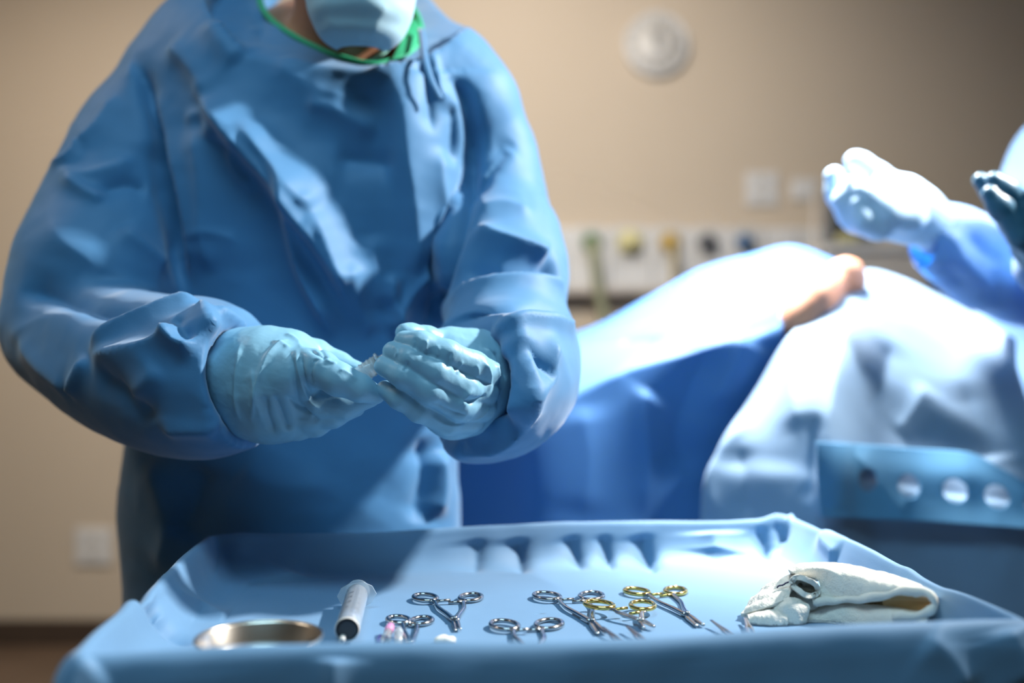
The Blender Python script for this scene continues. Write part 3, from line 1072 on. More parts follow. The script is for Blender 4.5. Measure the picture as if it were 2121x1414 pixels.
S2 = (M['steel'], M['steel'])
G2 = (M['gold'], M['steel'])
ring_instrument('small steel clamp behind the pink needle hub, rings close together', 'clamp', 'artery_clamp', on_tray(825, 1293), on_tray(873, 1292), on_tray(850, 1362), .019, S2)
ring_instrument('steel clamp with crossed jaws, just left of the tray middle', 'clamp', 'artery_clamp', on_tray(881, 1246), on_tray(975, 1243), on_tray(948, 1311), .022, S2, .08)
ring_instrument('open steel clamp nearest the front rim, its jaws hidden by the drape', 'clamp', 'artery_clamp', on_tray(1045, 1304), on_tray(1137, 1299), on_tray(1108, 1385), .0235, S2, .35)
ring_instrument('long steel needle holder lying partly under a gold-ringed one', 'needle holder', 'needle_holder', on_tray(1133, 1243), on_tray(1225, 1240), on_tray(1246, 1318), .024, S2, .15, jaw='blunt')
ring_instrument('gold-ringed needle holder whose left ring lies over the steel one', 'needle holder', 'needle_holder', on_tray(1241, 1261, .006), on_tray(1331, 1259, .006), on_tray(1344, 1309), .023, G2, .22, .006, jaw='blunt')
ring_instrument('gold-ringed needle holder farthest right, closest to the gauze', 'needle holder', 'needle_holder', on_tray(1319, 1233), on_tray(1399, 1229), on_tray(1450, 1302), .022, G2, .12, jaw='blunt')


# instruments lying with only their tips above the front rim
def blade_tip(name, label, cat, x, y, length, lean, mat, w=.0035):
    p = on_tray(x, y, .004)
    p[2] = TRZ + .004
    d = np.array([lean, 1.0, 0])
    d /= np.linalg.norm(d)
    t = thing(name, label, cat, (p[0], p[1], TRZ), 'slim instruments half hidden by the front rim')
    for s in (-1, 1):
        sd = np.array([d[1], -d[0], 0]) * s
        pts = [p + sd * .0006 + np.array([0, 0, .003]), p - d * .02 + sd * .0013 + np.array([0, 0, .001]), p - d * length * .5 + sd * .0022, p - d * length + sd * .001]
        tube('arm', catmull(pts, 18), np.concatenate([np.linspace(.0008, w * .6, 9), np.linspace(w * .6, w * .7, 9)]), mat, t, 8, flat=.6)
    return t


blade_tip('tweezers', 'slim steel tip below the long needle holder jaws', 'tweezers', 1248, 1305, .06, -.35, M['steel'], .0032)
blade_tip('tweezers', 'slim steel tip between the steel and gold-ringed needle holder jaws', 'tweezers', 1297, 1302, .06, -.3, M['steel'], .0032)
blade_tip('tweezers', 'slim steel tip beyond the jaws of the rightmost gold-ringed needle holder', 'tweezers', 1473, 1291, .06, -.3, M['steel'], .0028)
blade_tip('tweezers', 'slim steel tip touching the lower left edge of the gauze', 'tweezers', 1543, 1284, .06, .1, M['steel'], .0028)

# steel bowl
bc = P(537, 1325, .757)
bw = thing('steel_bowl', 'shallow round steel bowl at the left end of the tray', 'bowl', (bc[0], bc[1], TRZ))
prof = [(0, .0015), (.030, .0015), (.036, .004), (.0415, .012), (.0445, .0235), (.0462, .0255), (.0474, .0248), (.0474, .0236), (.0458, .0228), (.0428, .011), (.037, .0022), (.031, 0), (0, 0)]
lathe('bowl_body', prof, M['bowlsteel'], bw, 64, (0, 0, 1), (bc[0], bc[1], TRZ + .0015))
rp = [np.array([bc[0] + .0466 * math.cos(u), bc[1] + .0466 * math.sin(u), TRZ + .0265]) for u in np.linspace(0, 2 * math.pi, 64, endpoint=False)]
tube('rolled_rim', rp, .0011, M['bowlsteel'], bw, 8, True)

# syringe lying on the tray, nozzle towards the camera
s0, s1 = P(719, 1303, .83), P(739, 1243, .945)
s0[2] = TRZ + .0122
s1[2] = TRZ + .0138
sx = (s1 - s0) / np.linalg.norm(s1 - s0)
SL = np.linalg.norm(s1 - s0)
sy = thing('syringe', 'large empty plastic syringe lying on the tray beside the bowl', 'syringe', (s0[0], s0[1], TRZ))
R = .0104
lathe('barrel', [(R - .0009, .004), (R - .0009, SL), (R, SL), (R, .003), (R * .97, .0005), (R - .0009, .0004)], M['barrel'], sy, 48, sx, s0)
lathe('front_ring', [(R * .93, -.001), (R, .0002), (R, .0018), (R * .93, .0005), (R * .93, -.001)], M['offwhite'], sy, 48, sx, s0)
lathe('plunger_seal', [(0, .0016), (R * .5, .0012), (R - .0013, .0006), (R - .0011, .0075), (R - .0016, .0082), (R - .0016, .0095), (R - .0011, .0102), (R - .0011, .013), (0, .0134)], M['seal'], sy, 40, sx, s0)
dn = np.array([0, 0, -1.0])
no = s0 - sx * .001 + np.array([-.0035, 0, -.0066])
lathe('nozzle', [(.0012, -.009), (.0021, -.009), (.0027, .0), (.0030, .001), (.0012, .001)], M['offwhite'], sy, 20, sx, no)
lathe('plunger_rod', [(0, .0134), (.0045, .0134), (.0045, SL + .014), (0, SL + .014)], M['barrel'], sy, 8, sx, s0)
lathe('thumb_rest', [(0, SL + .0135), (.0105, SL + .0135), (.0112, SL + .0147), (.0105, SL + .0158), (0, SL + .0158)], M['barrel'], sy, 36, sx, s0)
# finger flange: an elongated hexagonal plate round the barrel end
u = np.cross(sx, [0, 0, 1.0])
u /= np.linalg.norm(u)
w = np.cross(u, sx)
hexa = [(-.019, .0), (-.015, .0075), (-.007, .0115), (.007, .0115), (.015, .0075), (.019, 0), (.015, -.0075), (.007, -.0115), (-.007, -.0115), (-.015, -.0075)]
fl = []
for k, hh in enumerate((SL - .001, SL + .0012)):
    for a, b in hexa:
        fl.append(s0 + sx * hh + u * a * math.cos(.25) + w * (b + a * .04))
nh = len(hexa)
fc = [tuple(range(nh)), tuple(range(nh, 2 * nh))[::-1]] + [(i, nh + i, nh + (i + 1) % nh, (i + 1) % nh) for i in range(nh)]
link('finger_flange', mesh_from('finger_flange', fl, fc, M['barrel'], False), sy)
# graduation marks wrapped on the barrel
gv, gf = [], []
for k in range(26):
    hh = .018 + k * (SL - .03) / 26
    wide = .55 if k % 5 == 0 else .28
    for j in range(7):
        a0 = 1.45 - wide * j / 7
        a1 = 1.45 - wide * (j + 1) / 7
        b = len(gv)
        for aa, h2 in ((a0, hh), (a1, hh), (a1, hh + .0004), (a0, hh + .0004)):
            gv.append(s0 + sx * h2 + (R + .00015) * (math.cos(aa) * -u * -1 + math.sin(aa) * w))
        gf.append((b, b + 1, b + 2, b + 3))
gm = link('graduation_marks', mesh_from('graduation_marks', gv, gf, M['ink'], False), sy)
for k, tx in ((5, '5'), (10, '10'), (15, '15'), (20, '20')):
    cu = bpy.data.curves.new('scale_number', 'FONT')
    cu.body = tx
    cu.size = .0052
    cu.align_x = 'CENTER'
    cu.materials.append(M['ink'])
    tmp = bpy.data.objects.new('scale_number', cu)
    me_t = bpy.data.meshes.new_from_object(tmp)
    bpy.data.objects.remove(tmp)
    ob = bpy.data.objects.new('scale_number', me_t)
    COL.objects.link(ob)
    ob.parent = sy
    aa = 1.85
    nn = math.cos(aa) * u + math.sin(aa) * w
    pos = s0 + sx * (.018 + k * (SL - .03) / 26 - .001) + nn * (R + .0003)
    ux = np.cross(sx, nn)
    mtx = Matrix(((ux[0], sx[0], nn[0], pos[0]), (ux[1], sx[1], nn[1], pos[1]), (ux[2], sx[2], nn[2], pos[2]), (0, 0, 0, 1)))
    ob.matrix_parent_inverse = Matrix.Identity(4)
    ob.matrix_local = Matrix.Translation(-Vector(ORG[sy.name])) @ mtx

# needle with pink hub and its clear sheath
n0 = on_tray(806, 1318)
nd = thing('hypodermic_needle', 'short needle with a pink plastic hub in front of the small clamp', 'needle', (n0[0], n0[1], TRZ))
axn = np.array([.05, 1.0, .16])
o0 = np.array([n0[0], n0[1] - .012, TRZ + .0052])
lathe('hub', [(.0018, .004), (.0036, .004), (.0040, .010), (.0036, .016), (.0022, .019), (0, .0195)], M['pink'], nd, 20, axn, o0)
lathe('hub_collar', [(.0028, -.010), (.0042, -.010), (.0042, -.007), (.0036, -.006), (.0036, .005), (.0018, .005)], M['clear'], nd, 20, axn, o0)
lathe('needle_shaft', [(0, -.05), (.0005, -.048), (.0005, .008), (0, .008)], M['steel'], nd, 8, axn, o0)
lathe('hub_base', [(0, -.011), (.0022, -.011), (.0022, .0), (0, .0)], M['violet'], nd, 12, axn, o0 + np.array([-.006, .004, -.003]))
n1 = on_tray(827, 1322)
sh = thing('needle_sheath', 'clear plastic needle sheath beside the pink hub', 'sheath', (n1[0], n1[1], TRZ))
lathe('sheath_tube', [(.0026, -.03), (.0034, -.03), (.0034, .004), (.0028, .008), (.0, .009)], M['clear'], sh, 18, (-.1, 1, .10), (n1[0], n1[1] - .004, TRZ + .006))
lathe('sheath_rib', [(.0034, -.002), (.0040, -.001), (.0040, .001), (.0034, .002)], M['barrel'], sh, 18, (-.1, 1, .10), (n1[0], n1[1] - .004, TRZ + .006))

# small cotton ball
cb = on_tray(921, 1332)
fq = Field(cb - np.array([.016, .014, .012]), cb + np.array([.016, .014, .014]), .0006)
for k in range(9):
    fq.ellipsoid(cb + np.array([RNG.uniform(-.006, .006), RNG.uniform(-.004, .004), RNG.uniform(.001, .0035)]), (.004, .0035, .0025), .002)
V, Q = fq.mesh(1)
V[:, 2] = np.maximum(V[:, 2], TRZ + .0002)
tag(link('cotton_ball', mesh_quads('cotton_ball', V, Q, M['gauze'])), 'small white cotton tuft at the front rim of the tray', 'cotton ball')


# ------------------------------------------------------------------ folded gauze
def near(x, Y):
    return Y - .040 * min(1, max(0, (x - 1740) / 190))


def gauze_piece(name, rows, parent, thick, nu=90, nv=50, amp=.003, seed=0, mat='gauze', freq=140):
    if parent.name == 'folded_gauze':
        rows = [[(x, y, near(x, Y)) for x, y, Y in r] for r in rows]
    G = loft([[P(*p) for p in r] for r in rows], nu, nv)
    v, q = G.reshape(-1, 3), grid_quads(nv, nu)
    n = quad_normals(v, q)
    v = v + n * (amp * crumple(v, freq, seed, 3) + .0016 * crumple(v, 620, seed + 40, 3))[:, None]
    v[:, 2] = np.maximum(v[:, 2], TRZ + .001 + thick * .5)
    o = link(name, mesh_quads(name, v, q, M[mat]), parent)
    thicken(o, thick, 0)
    bv = o.modifiers.new('soft', 'BEVEL')
    bv.width = thick * .35
    bv.segments = 2
    bv.limit_method = 'ANGLE'
    return o


g0 = on_tray(1760, 1300)
ga = thing('folded_gauze', 'large folded white gauze towel with a rounded fold at its right end', 'gauze', (g0[0], g0[1], TRZ))
gauze_piece('top_fold', [
    [(1645, 1215, .945), (1690, 1200, .945), (1760, 1200, .945), (1830, 1212, .94), (1890, 1232, .93), (1945, 1275, .925)],
    [(1637, 1188, .935), (1680, 1178, .935), (1750, 1178, .932), (1825, 1192, .925), (1890, 1212, .918), (1945, 1250, .91)],
    [(1633, 1180, .922), (1668, 1169, .920), (1745, 1171, .915), (1822, 1188, .905), (1888, 1207, .895), (1937, 1238, .885)],
    [(1640, 1186, .912), (1690, 1176, .908), (1745, 1184, .900), (1820, 1203, .888), (1885, 1215, .876), (1928, 1232, .868)],
    [(1690, 1196, .908), (1716, 1186, .902), (1760, 1203, .893), (1825, 1214, .882), (1880, 1219, .872), (1918, 1232, .866)],
    [(1700, 1222, .905), (1722, 1218, .900), (1770, 1224, .890), (1828, 1224, .880), (1876, 1222, .872), (1908, 1233, .868)],
    [(1688, 1243, .902), (1730, 1241, .897), (1785, 1238, .888), (1835, 1231, .880), (1872, 1226, .874), (1900, 1236, .870)],
], ga, .0032, 110, 70, .0032, 1)
lip = [P(x, y, near(x, Y)) for x, y, Y in ((1684, 1246, .898), (1735, 1243, .894), (1800, 1238, .884), (1860, 1226, .873), (1900, 1222, .867), (1926, 1232, .864), (1936, 1250, .863), (1924, 1266, .864), (1895, 1274, .867), (1850, 1276, .872))]
V, Fc = tube_geo(catmull(lip, 70), .0036 + .0006 * np.sin(np.arange(70) * .5), 12)
V = V + np.stack([.0006 * np.sin(V[:, 0] * 300), 0 * V[:, 0], .0006 * np.sin(V[:, 0] * 410)], 1)
link('rolled_edge', mesh_from('rolled_edge', V, Fc, M['gauze']), ga)
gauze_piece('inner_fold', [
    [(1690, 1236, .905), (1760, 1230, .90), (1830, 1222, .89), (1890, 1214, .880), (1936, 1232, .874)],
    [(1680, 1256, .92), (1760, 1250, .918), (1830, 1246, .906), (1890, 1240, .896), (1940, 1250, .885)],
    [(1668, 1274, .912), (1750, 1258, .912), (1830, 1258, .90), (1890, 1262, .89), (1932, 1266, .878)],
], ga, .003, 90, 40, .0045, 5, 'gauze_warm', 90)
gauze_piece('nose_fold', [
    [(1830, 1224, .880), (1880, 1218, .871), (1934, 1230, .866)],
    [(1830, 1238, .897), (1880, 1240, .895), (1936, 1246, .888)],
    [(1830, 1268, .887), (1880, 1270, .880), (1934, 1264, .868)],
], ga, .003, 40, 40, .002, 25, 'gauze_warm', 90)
gauze_piece('lower_fold', [
    [(1668, 1272, .908), (1710, 1254, .906), (1765, 1252, .898), (1830, 1256, .888), (1890, 1266, .878), (1920, 1268, .872)],
    [(1650, 1284, .900), (1710, 1264, .900), (1765, 1262, .892), (1830, 1264, .882), (1890, 1272, .872), (1922, 1274, .868)],
    [(1640, 1296, .897), (1710, 1282, .896), (1765, 1280, .888), (1830, 1280, .878), (1890, 1284, .868), (1920, 1284, .864)],
    [(1638, 1312, .896), (1710, 1312, .894), (1765, 1312, .886), (1830, 1318, .876), (1890, 1326, .866), (1915, 1328, .862)],
], ga, .003, 100, 50, .0035, 7)
gauze_piece('fold_tube', [
    [(1668 + sc * (25 + 2 * math.sin(2 * t + 1)) * math.cos(t), 1214 - sc * (16 + 1.5 * math.sin(3 * t)) * math.sin(t) + sc * 9 * math.cos(t), Y + .004 * math.cos(2 * t)) for t in np.linspace(-2.9, 3.3, 16)] for Y, sc in ((.897, .96), (.899, 1.0), (.908, 1.0), (.918, .9), (.922, .45), (.923, .04))
], ga, .0046, 80, 36, .006, 15)
gb = thing('folded_gauze', 'crumpled white gauze sponge with a dark thread, left of the large towel', 'gauze', (on_tray(1600, 1295)[0], on_tray(1600, 1295)[1], TRZ))
gauze_piece('top_fold', [
    [(1585, 1225, .935), (1615, 1205, .935), (1650, 1192, .935), (1690, 1190, .935)],
    [(1560, 1240, .925), (1598, 1212, .925), (1640, 1196, .925), (1680, 1196, .925)],
    [(1548, 1256, .916), (1580, 1232, .914), (1618, 1214, .914), (1652, 1206, .914)],
    [(1540, 1270, .908), (1566, 1252, .904), (1604, 1236, .902), (1638, 1224, .904)],
    [(1536, 1276, .904), (1572, 1266, .898), (1606, 1254, .895), (1634, 1240, .898)],
], gb, .0032, 80, 60, .0075, 11, freq=190)
gauze_piece('middle_fold', [
    [(1600, 1256, .900), (1622, 1244, .897), (1640, 1238, .897), (1664, 1246, .899)],
    [(1606, 1266, .893), (1626, 1256, .890), (1650, 1254, .890), (1676, 1258, .893)],
    [(1612, 1282, .891), (1632, 1276, .888), (1654, 1274, .888), (1672, 1276, .891)],
    [(1616, 1304, .891), (1636, 1306, .888), (1654, 1306, .888), (1664, 1304, .891)],
], gb, .003, 60, 44, .004, 12, freq=120)
gauze_piece('bottom_fold', [
    [(1545, 1278, .906), (1575, 1266, .902), (1606, 1262, .900), (1632, 1270, .900)],
    [(1550, 1277, .894), (1576, 1272, .890), (1604, 1270, .888), (1630, 1276, .889)],
    [(1551, 1288, .889), (1576, 1285, .886), (1604, 1284, .884), (1630, 1288, .886)],
    [(1552, 1312, .889), (1576, 1312, .886), (1604, 1312, .884), (1630, 1310, .886)],
], gb, .003, 70, 44, .0025, 13, freq=160)
gauze_piece('back_layer', [
    [(1590, 1225, .935), (1640, 1208, .935), (1672, 1204, .935), (1694, 1210, .935)],
    [(1592, 1240, .918), (1640, 1226, .916), (1672, 1222, .914), (1694, 1224, .914)],
    [(1592, 1270, .910), (1640, 1262, .908), (1672, 1258, .907), (1694, 1256, .907)],
    [(1592, 1308, .906), (1640, 1308, .904), (1672, 1308, .904), (1694, 1306, .904)],
], gb, .003, 70, 44, .004, 17)
th = [P(x, y, .9065) for x, y in ((1609, 1217), (1613, 1213), (1622, 1211), (1628, 1207), (1636, 1204), (1646, 1197), (1651, 1192))]
tube('marker_thread', catmull(th, 30), .0005 + .0005 * np.sin(np.arange(30) * 1.9) ** 2, M['gauze_thread'], gb, 6)
gc = on_tray(1956, 1283)
gr = thing('gauze_roll', 'small white gauze roll behind the right end of the large towel', 'gauze', (gc[0], gc[1], TRZ))
fq = Field(gc - np.array([.03, .03, .012]), gc + np.array([.035, .04, .03]), .0011)
fq.chain([(gc + np.array([-.014, .012, .008]), .009), (gc + np.array([.002, .008, .009]), .0095), (gc + np.array([.012, .012, .007]), .0075)], .003)
V, Q = fq.mesh(2)
V = V + quad_normals(V, Q) * (.0025 * crumple(V, 220, 5, 3))[:, None]
V[:, 2] = np.maximum(V[:, 2], TRZ + .0008)
link('rolled_layer', mesh_quads('rolled_layer', V, Q, M['gauze']), gr)

# ================================================================== the surgeon
def smoothmax_plane(f, fld, point, normal):
    X, Y, Z = fld.axes()
    d = (X[:, None, None] - point[0]) * normal[0] + (Y[None, :, None] - point[1]) * normal[1] + (Z[None, None, :] - point[2]) * normal[2]
    return np.maximum(f, d.astype(np.float32))


sg = thing('surgeon', 'person in a blue surgical gown, mask and blue gloves behind the instrument tray', 'person', (-.27, 1.36, 0))

NF, NB, NL, NR = P(768, 133, 1.205), P(720, -55, 1.425), P(541, 10, 1.315), P(868, 62, 1.285)
NC = (NF + NB + NL + NR) / 4
nn_ = np.cross(NR - NL, NB - NF)
nn_ /= np.linalg.norm(nn_)
if nn_[2] < 0:
    nn_ = -nn_
na = (NR - NL) / np.linalg.norm(NR - NL)
na -= nn_ * (na @ nn_)
na /= np.linalg.norm(na)
nb = np.cross(nn_, na)
EYE = np.array([0, 0, CAMZ])
cpx = [(768, 133), (700, 117), (640, 92), (585, 60), (550, 28), (538, -10), (560, -45), (640, -62), (720, -58), (800, -30), (852, 15), (872, 62), (860, 98), (822, 122)]
cpl = []
for x, y in cpx:
    d_ = P(x, y, 1.0) - EYE
    cpl.append(EYE + d_ * (((NC - EYE) @ nn_) / (d_ @ nn_)))
cl = catmull_closed(cpl, 120)
NC = cl.mean(0)
ring_a, ring_b = (cl - NC) @ na, (cl - NC) @ nb
ring_t, ring_r = np.arctan2(ring_b, ring_a), np.hypot(ring_a, ring_b)
o_ = np.argsort(ring_t)
ring_t, ring_r = ring_t[o_], ring_r[o_]
# --- body (skin) as one surface
fb = Field((-.62, .92, 0), (.12, 1.56, 1.80), .0095)
HC = np.array([-.185, 1.235, 1.575])
fb.ellipsoid(HC + (0, .015, .03), (.076, .094, .098), .02)
fb.ellipsoid(HC + (.006, -.045, -.05), (.058, .062, .075), .03)
fb.ellipsoid(HC + (.008, -.075, -.105), (.030, .030, .026), .02)
fb.capsule(HC + (.008, -.098, .0), HC + (.010, -.118, -.035), .010, .014, .012)
for s in (-1, 1):
    fb.ellipsoid(HC + (s * .078, .02, -.01), (.010, .022, .032), .008)
    fb.ellipsoid(HC + (s * .034, -.078, .022), (.022, .012, .010), .01)
fb.chain([(HC + (-.012, .012, -.05), .062), (np.array([-.210, 1.310, 1.475]), .073), (np.array([-.212, 1.345, 1.39]), .068)], .03)
RA_, RB_ = np.abs(ring_a).max(), np.abs(ring_b).max()
fb.ellipsoid(NC - nn_ * .028, (RA_ * .97, RB_ * .97, .022), .02, np.stack([na, nb, nn_], 1))
fb.chain([(np.array([-.24, 1.34, 1.36]), .10), (np.array([-.255, 1.35, 1.20]), .115), (np.array([-.27, 1.36, 1.05]), .105), (np.array([-.28, 1.37, .92]), .125)], .05)
SHL, SHR = np.array([-.415, 1.34, 1.395]), np.array([-.095, 1.345, 1.375])
fb.chain([(SHL, .055), (np.array([-.25, 1.36, 1.40]), .070), (SHR, .032)], .04)
ELL, ELR = P(150, 690, 1.20), P(1085, 665, 1.17)
WRL, WRR = P(480, 785, 1.045), P(1035, 770, 1.085)
fb.chain([(SHL, .05), (P(300, 300, 1.31), .042), (P(208, 540, 1.255), .040), (P(140, 688, 1.20), .036), (P(262, 752, 1.13), .035), (WRL, .026), (P(590, 790, 1.0), .022)], .03)
fb.chain([(SHR, .032), (P(985, 228, 1.335), .034), (P(1018, 330, 1.325), .030), (P(1030, 450, 1.305), .032), (P(1045, 600, 1.22), .034), (P(1068, 668, 1.18), .034), (WRR, .024), (P(975, 790, 1.02), .02)], .02)
for s in (-1, 1):
    fb.chain([(np.array([-.28 + s * .085, 1.37, .90]), .10), (np.array([-.28 + s * .095, 1.37, .50]), .062), (np.array([-.28 + s * .10, 1.39, .12]), .042), (np.array([-.28 + s * .105, 1.28, .05]), .034)], .04)
V, Q = fb.mesh(2)
bd = link('body', mesh_quads('body', V, Q, M['skin']), sg)
for s in (-1, 1):
    e = HC + (s * .034, -.082, .006)
    ey = lathe('eye', [(0, -.010), (.006, -.008), (.010, 0), (.006, .008), (0, .010)], M['white'], bd, 16, (0, -1, 0), e)
    lathe('iris', [(.0045, .0085), (.003, .0102), (0, .0104)], M['black'], bd, 14, (0, -1, 0), e)

# --- cap
fcap = Field(HC + (-.12, -.14, -.02), HC + (.12, .16, .17), .008)
fcap.ellipsoid(HC + (0, .018, .045), (.088, .104, .098), .01)
X_, Y_, Z_ = fcap.axes()
fcap.f = np.maximum(fcap.f, (HC[2] + .028 - Z_[None, None, :] + (Y_[None, :, None] - HC[1]) * .35).astype(np.float32))
V, Q = fcap.mesh(2)
V = V + quad_normals(V, Q) * (.006 * crumple(V, 70, 2, 3))[:, None]
link('surgical_cap', mesh_quads('surgical_cap', V, Q, M['cap']), sg)

# --- mask: pleated shell over nose, mouth and chin
mc = np.array([-.177, 1.175, 1.520])
nu, nv = 80, 60
mv = []
for j in range(nv):
    ph = -1.38 + j / (nv - 1) * 2.25
    for i in range(nu):
        thh = -1.32 + i / (nu - 1) * 2.64
        r = 1 + .018 * math.sin(ph * 17) * math.exp(-(thh / 1.2) ** 4)
        bulge = 1 + .10 * math.exp(-(thh / .35) ** 2) * math.exp(-((ph - .1) / .7) ** 2)
        x = .068 * math.sin(thh) * math.cos(ph) ** .55 * r
        y = -.070 * math.cos(thh) * math.cos(ph) ** .6 * r * bulge
        z = .094 * math.sin(ph)
        yaw = .16
        mv.append(mc + (x * math.cos(yaw) - y * math.sin(yaw), x * math.sin(yaw) + y * math.cos(yaw), z))
mv = np.array(mv)
mq = grid_quads(nv, nu)
mv = sculpt(mv, mq, [([(800, 5), (782, 45), (760, 82)], 2.5, 14, 12), ([(670, 30), (715, 68), (760, 78)], 1.5, 10, 10)], base_smooth=3)
mv = mv + quad_normals(mv, mq) * (.002 * crumple(mv, 90, 4, 3))[:, None]
mk = link('face_mask', mesh_quads('face_mask', mv, mq, M['mask']), sg)
thicken(mk, .0015, 0)
for s in (-1, 1):
    tube('mask_tie', catmull([mc + (s * .064, -.01, .05), HC + (s * .084, .02, .0), HC + (s * .07, .08, .02), HC + (0, .118, .02)], 24), .0018, M['mask'], mk, 6)

# --- gown
h = .0038
fg = Field((-.70, .93, .30), (.20, 1.56, 1.64), h)
X_, Y_, Z_ = fg.axes()
YT = 1.335
tbl = [  # pixel y, left, right edge at YT, half depth, centre depth
    (-90, 560, 860, .070, 1.355), (-40, 500, 880, .085, 1.345), (20, 450, 905, .105, 1.335), (70, 400, 935, .118, 1.325), (130, 350, 985, .125, 1.322), (200, 335, 1000, .130, 1.322),
    (330, 325, 992, .134, 1.325), (450, 322, 985, .136, 1.328), (600, 315, 968, .132, 1.34), (750, 295, 945, .132, 1.345), (900, 265, 945, .135, 1.35), (1050, 245, 952, .140, 1.352), (1250, 262, 955, .142, 1.355),
    (1500, 255, 965, .145, 1.36), (1900, 240, 985, .15, 1.36)]
tb = np.array(tbl, float)
zr = CAMZ + (HY - tb[:, 0]) / F * YT
lx, rx_ = (tb[:, 1] - CX) / F * YT, (tb[:, 2] - CX) / F * YT
o_ = np.argsort(zr)
cxz = np.interp(Z_, zr[o_], ((lx + rx_) / 2)[o_])
rxz = np.interp(Z_, zr[o_], ((rx_ - lx) / 2)[o_])
ryz = np.interp(Z_, zr[o_], tb[o_, 3])
cyz = np.interp(Z_, zr[o_], tb[o_, 4])
k9 = np.ones(15) / 15
for arr in (cxz, rxz, ryz, cyz):
    arr[7:-7] = np.convolve(arr, k9, 'valid')
u_ = np.abs(X_[:, None, None] - cxz) / rxz
w_ = np.abs(Y_[None, :, None] - cyz) / ryz
e_ = 2.35
dt = ((u_ ** e_ + w_ ** e_) ** (1 / e_) - 1) * np.minimum(rxz, ryz)
dt = np.maximum(dt, Z_[None, None, :] - zr.max())
fg.f = dt.astype(np.float32)
# shoulders
fg.chain([(P(520, 60, 1.34), .055), (P(430, 105, 1.335), .068), (P(376, 180, 1.33), .076)], .05)
fg.chain([(P(860, 130, 1.325), .040), (P(930, 165, 1.315), .055), (P(975, 222, 1.305), .062)], .05)
# sleeve on the viewer's left
fg.chain([(P(374, 182, 1.33), .074), (P(300, 300, 1.31), .071), (P(250, 420, 1.285), .076), (P(222, 540, 1.255), .087), (P(192, 640, 1.225), .086), (P(156, 690, 1.20), .070)], .012, .06)
fs = Field(fg.lo, fg.lo + fg.h * (fg.n - 1), h)
fs.chain([(P(130, 690, 1.20), .057), (P(185, 714, 1.18), .061), (P(262, 752, 1.13), .066), (P(350, 776, 1.085), .0690), (P(430, 786, 1.05), .0640), (P(520, 795, 1.02), .060)], .0, .06)
fs.f = smoothmax_plane(fs.f, fs, P(498, 790, 1.025), np.array([.95, -.28, .16]))
hol = fs.capsule_d(P(430, 786, 1.052), P(540, 795, 1.012), .052, .054, (0, 0, 0), fs.n)
fs.f = np.maximum(fs.f, -hol)
fg.blend((0, 0, 0), fg.n, fs.f, .016)
# sleeve on the viewer's right
fg.chain([(P(985, 228, 1.320), .055), (P(1018, 330, 1.320), .046), (P(1028, 450, 1.300), .054), (P(1038, 560, 1.245), .069), (P(1044, 650, 1.195), .070)], .012, .06)
fs.f[:] = 10
fs.chain([(P(1052, 662, 1.18), .060), (P(1056, 720, 1.15), .058), (P(1048, 768, 1.11), .061), (P(1030, 796, 1.06), .061), (P(995, 812, 1.02), .058)], .0, .06)
fs.chain([(P(1040, 820, 1.10), .050), (P(985, 878, 1.085), .034), (P(964, 920, 1.08), .014)], .03)
fs.f = smoothmax_plane(fs.f, fs, P(1010, 800, 1.03), np.array([-.70, -.70, .10]))
hol = fs.capsule_d(P(1060, 765, 1.10), P(975, 800, 1.0), .040, .047, (0, 0, 0), fs.n)
fs.f = np.maximum(fs.f, -hol)
fg.blend((0, 0, 0), fg.n, fs.f, .016)
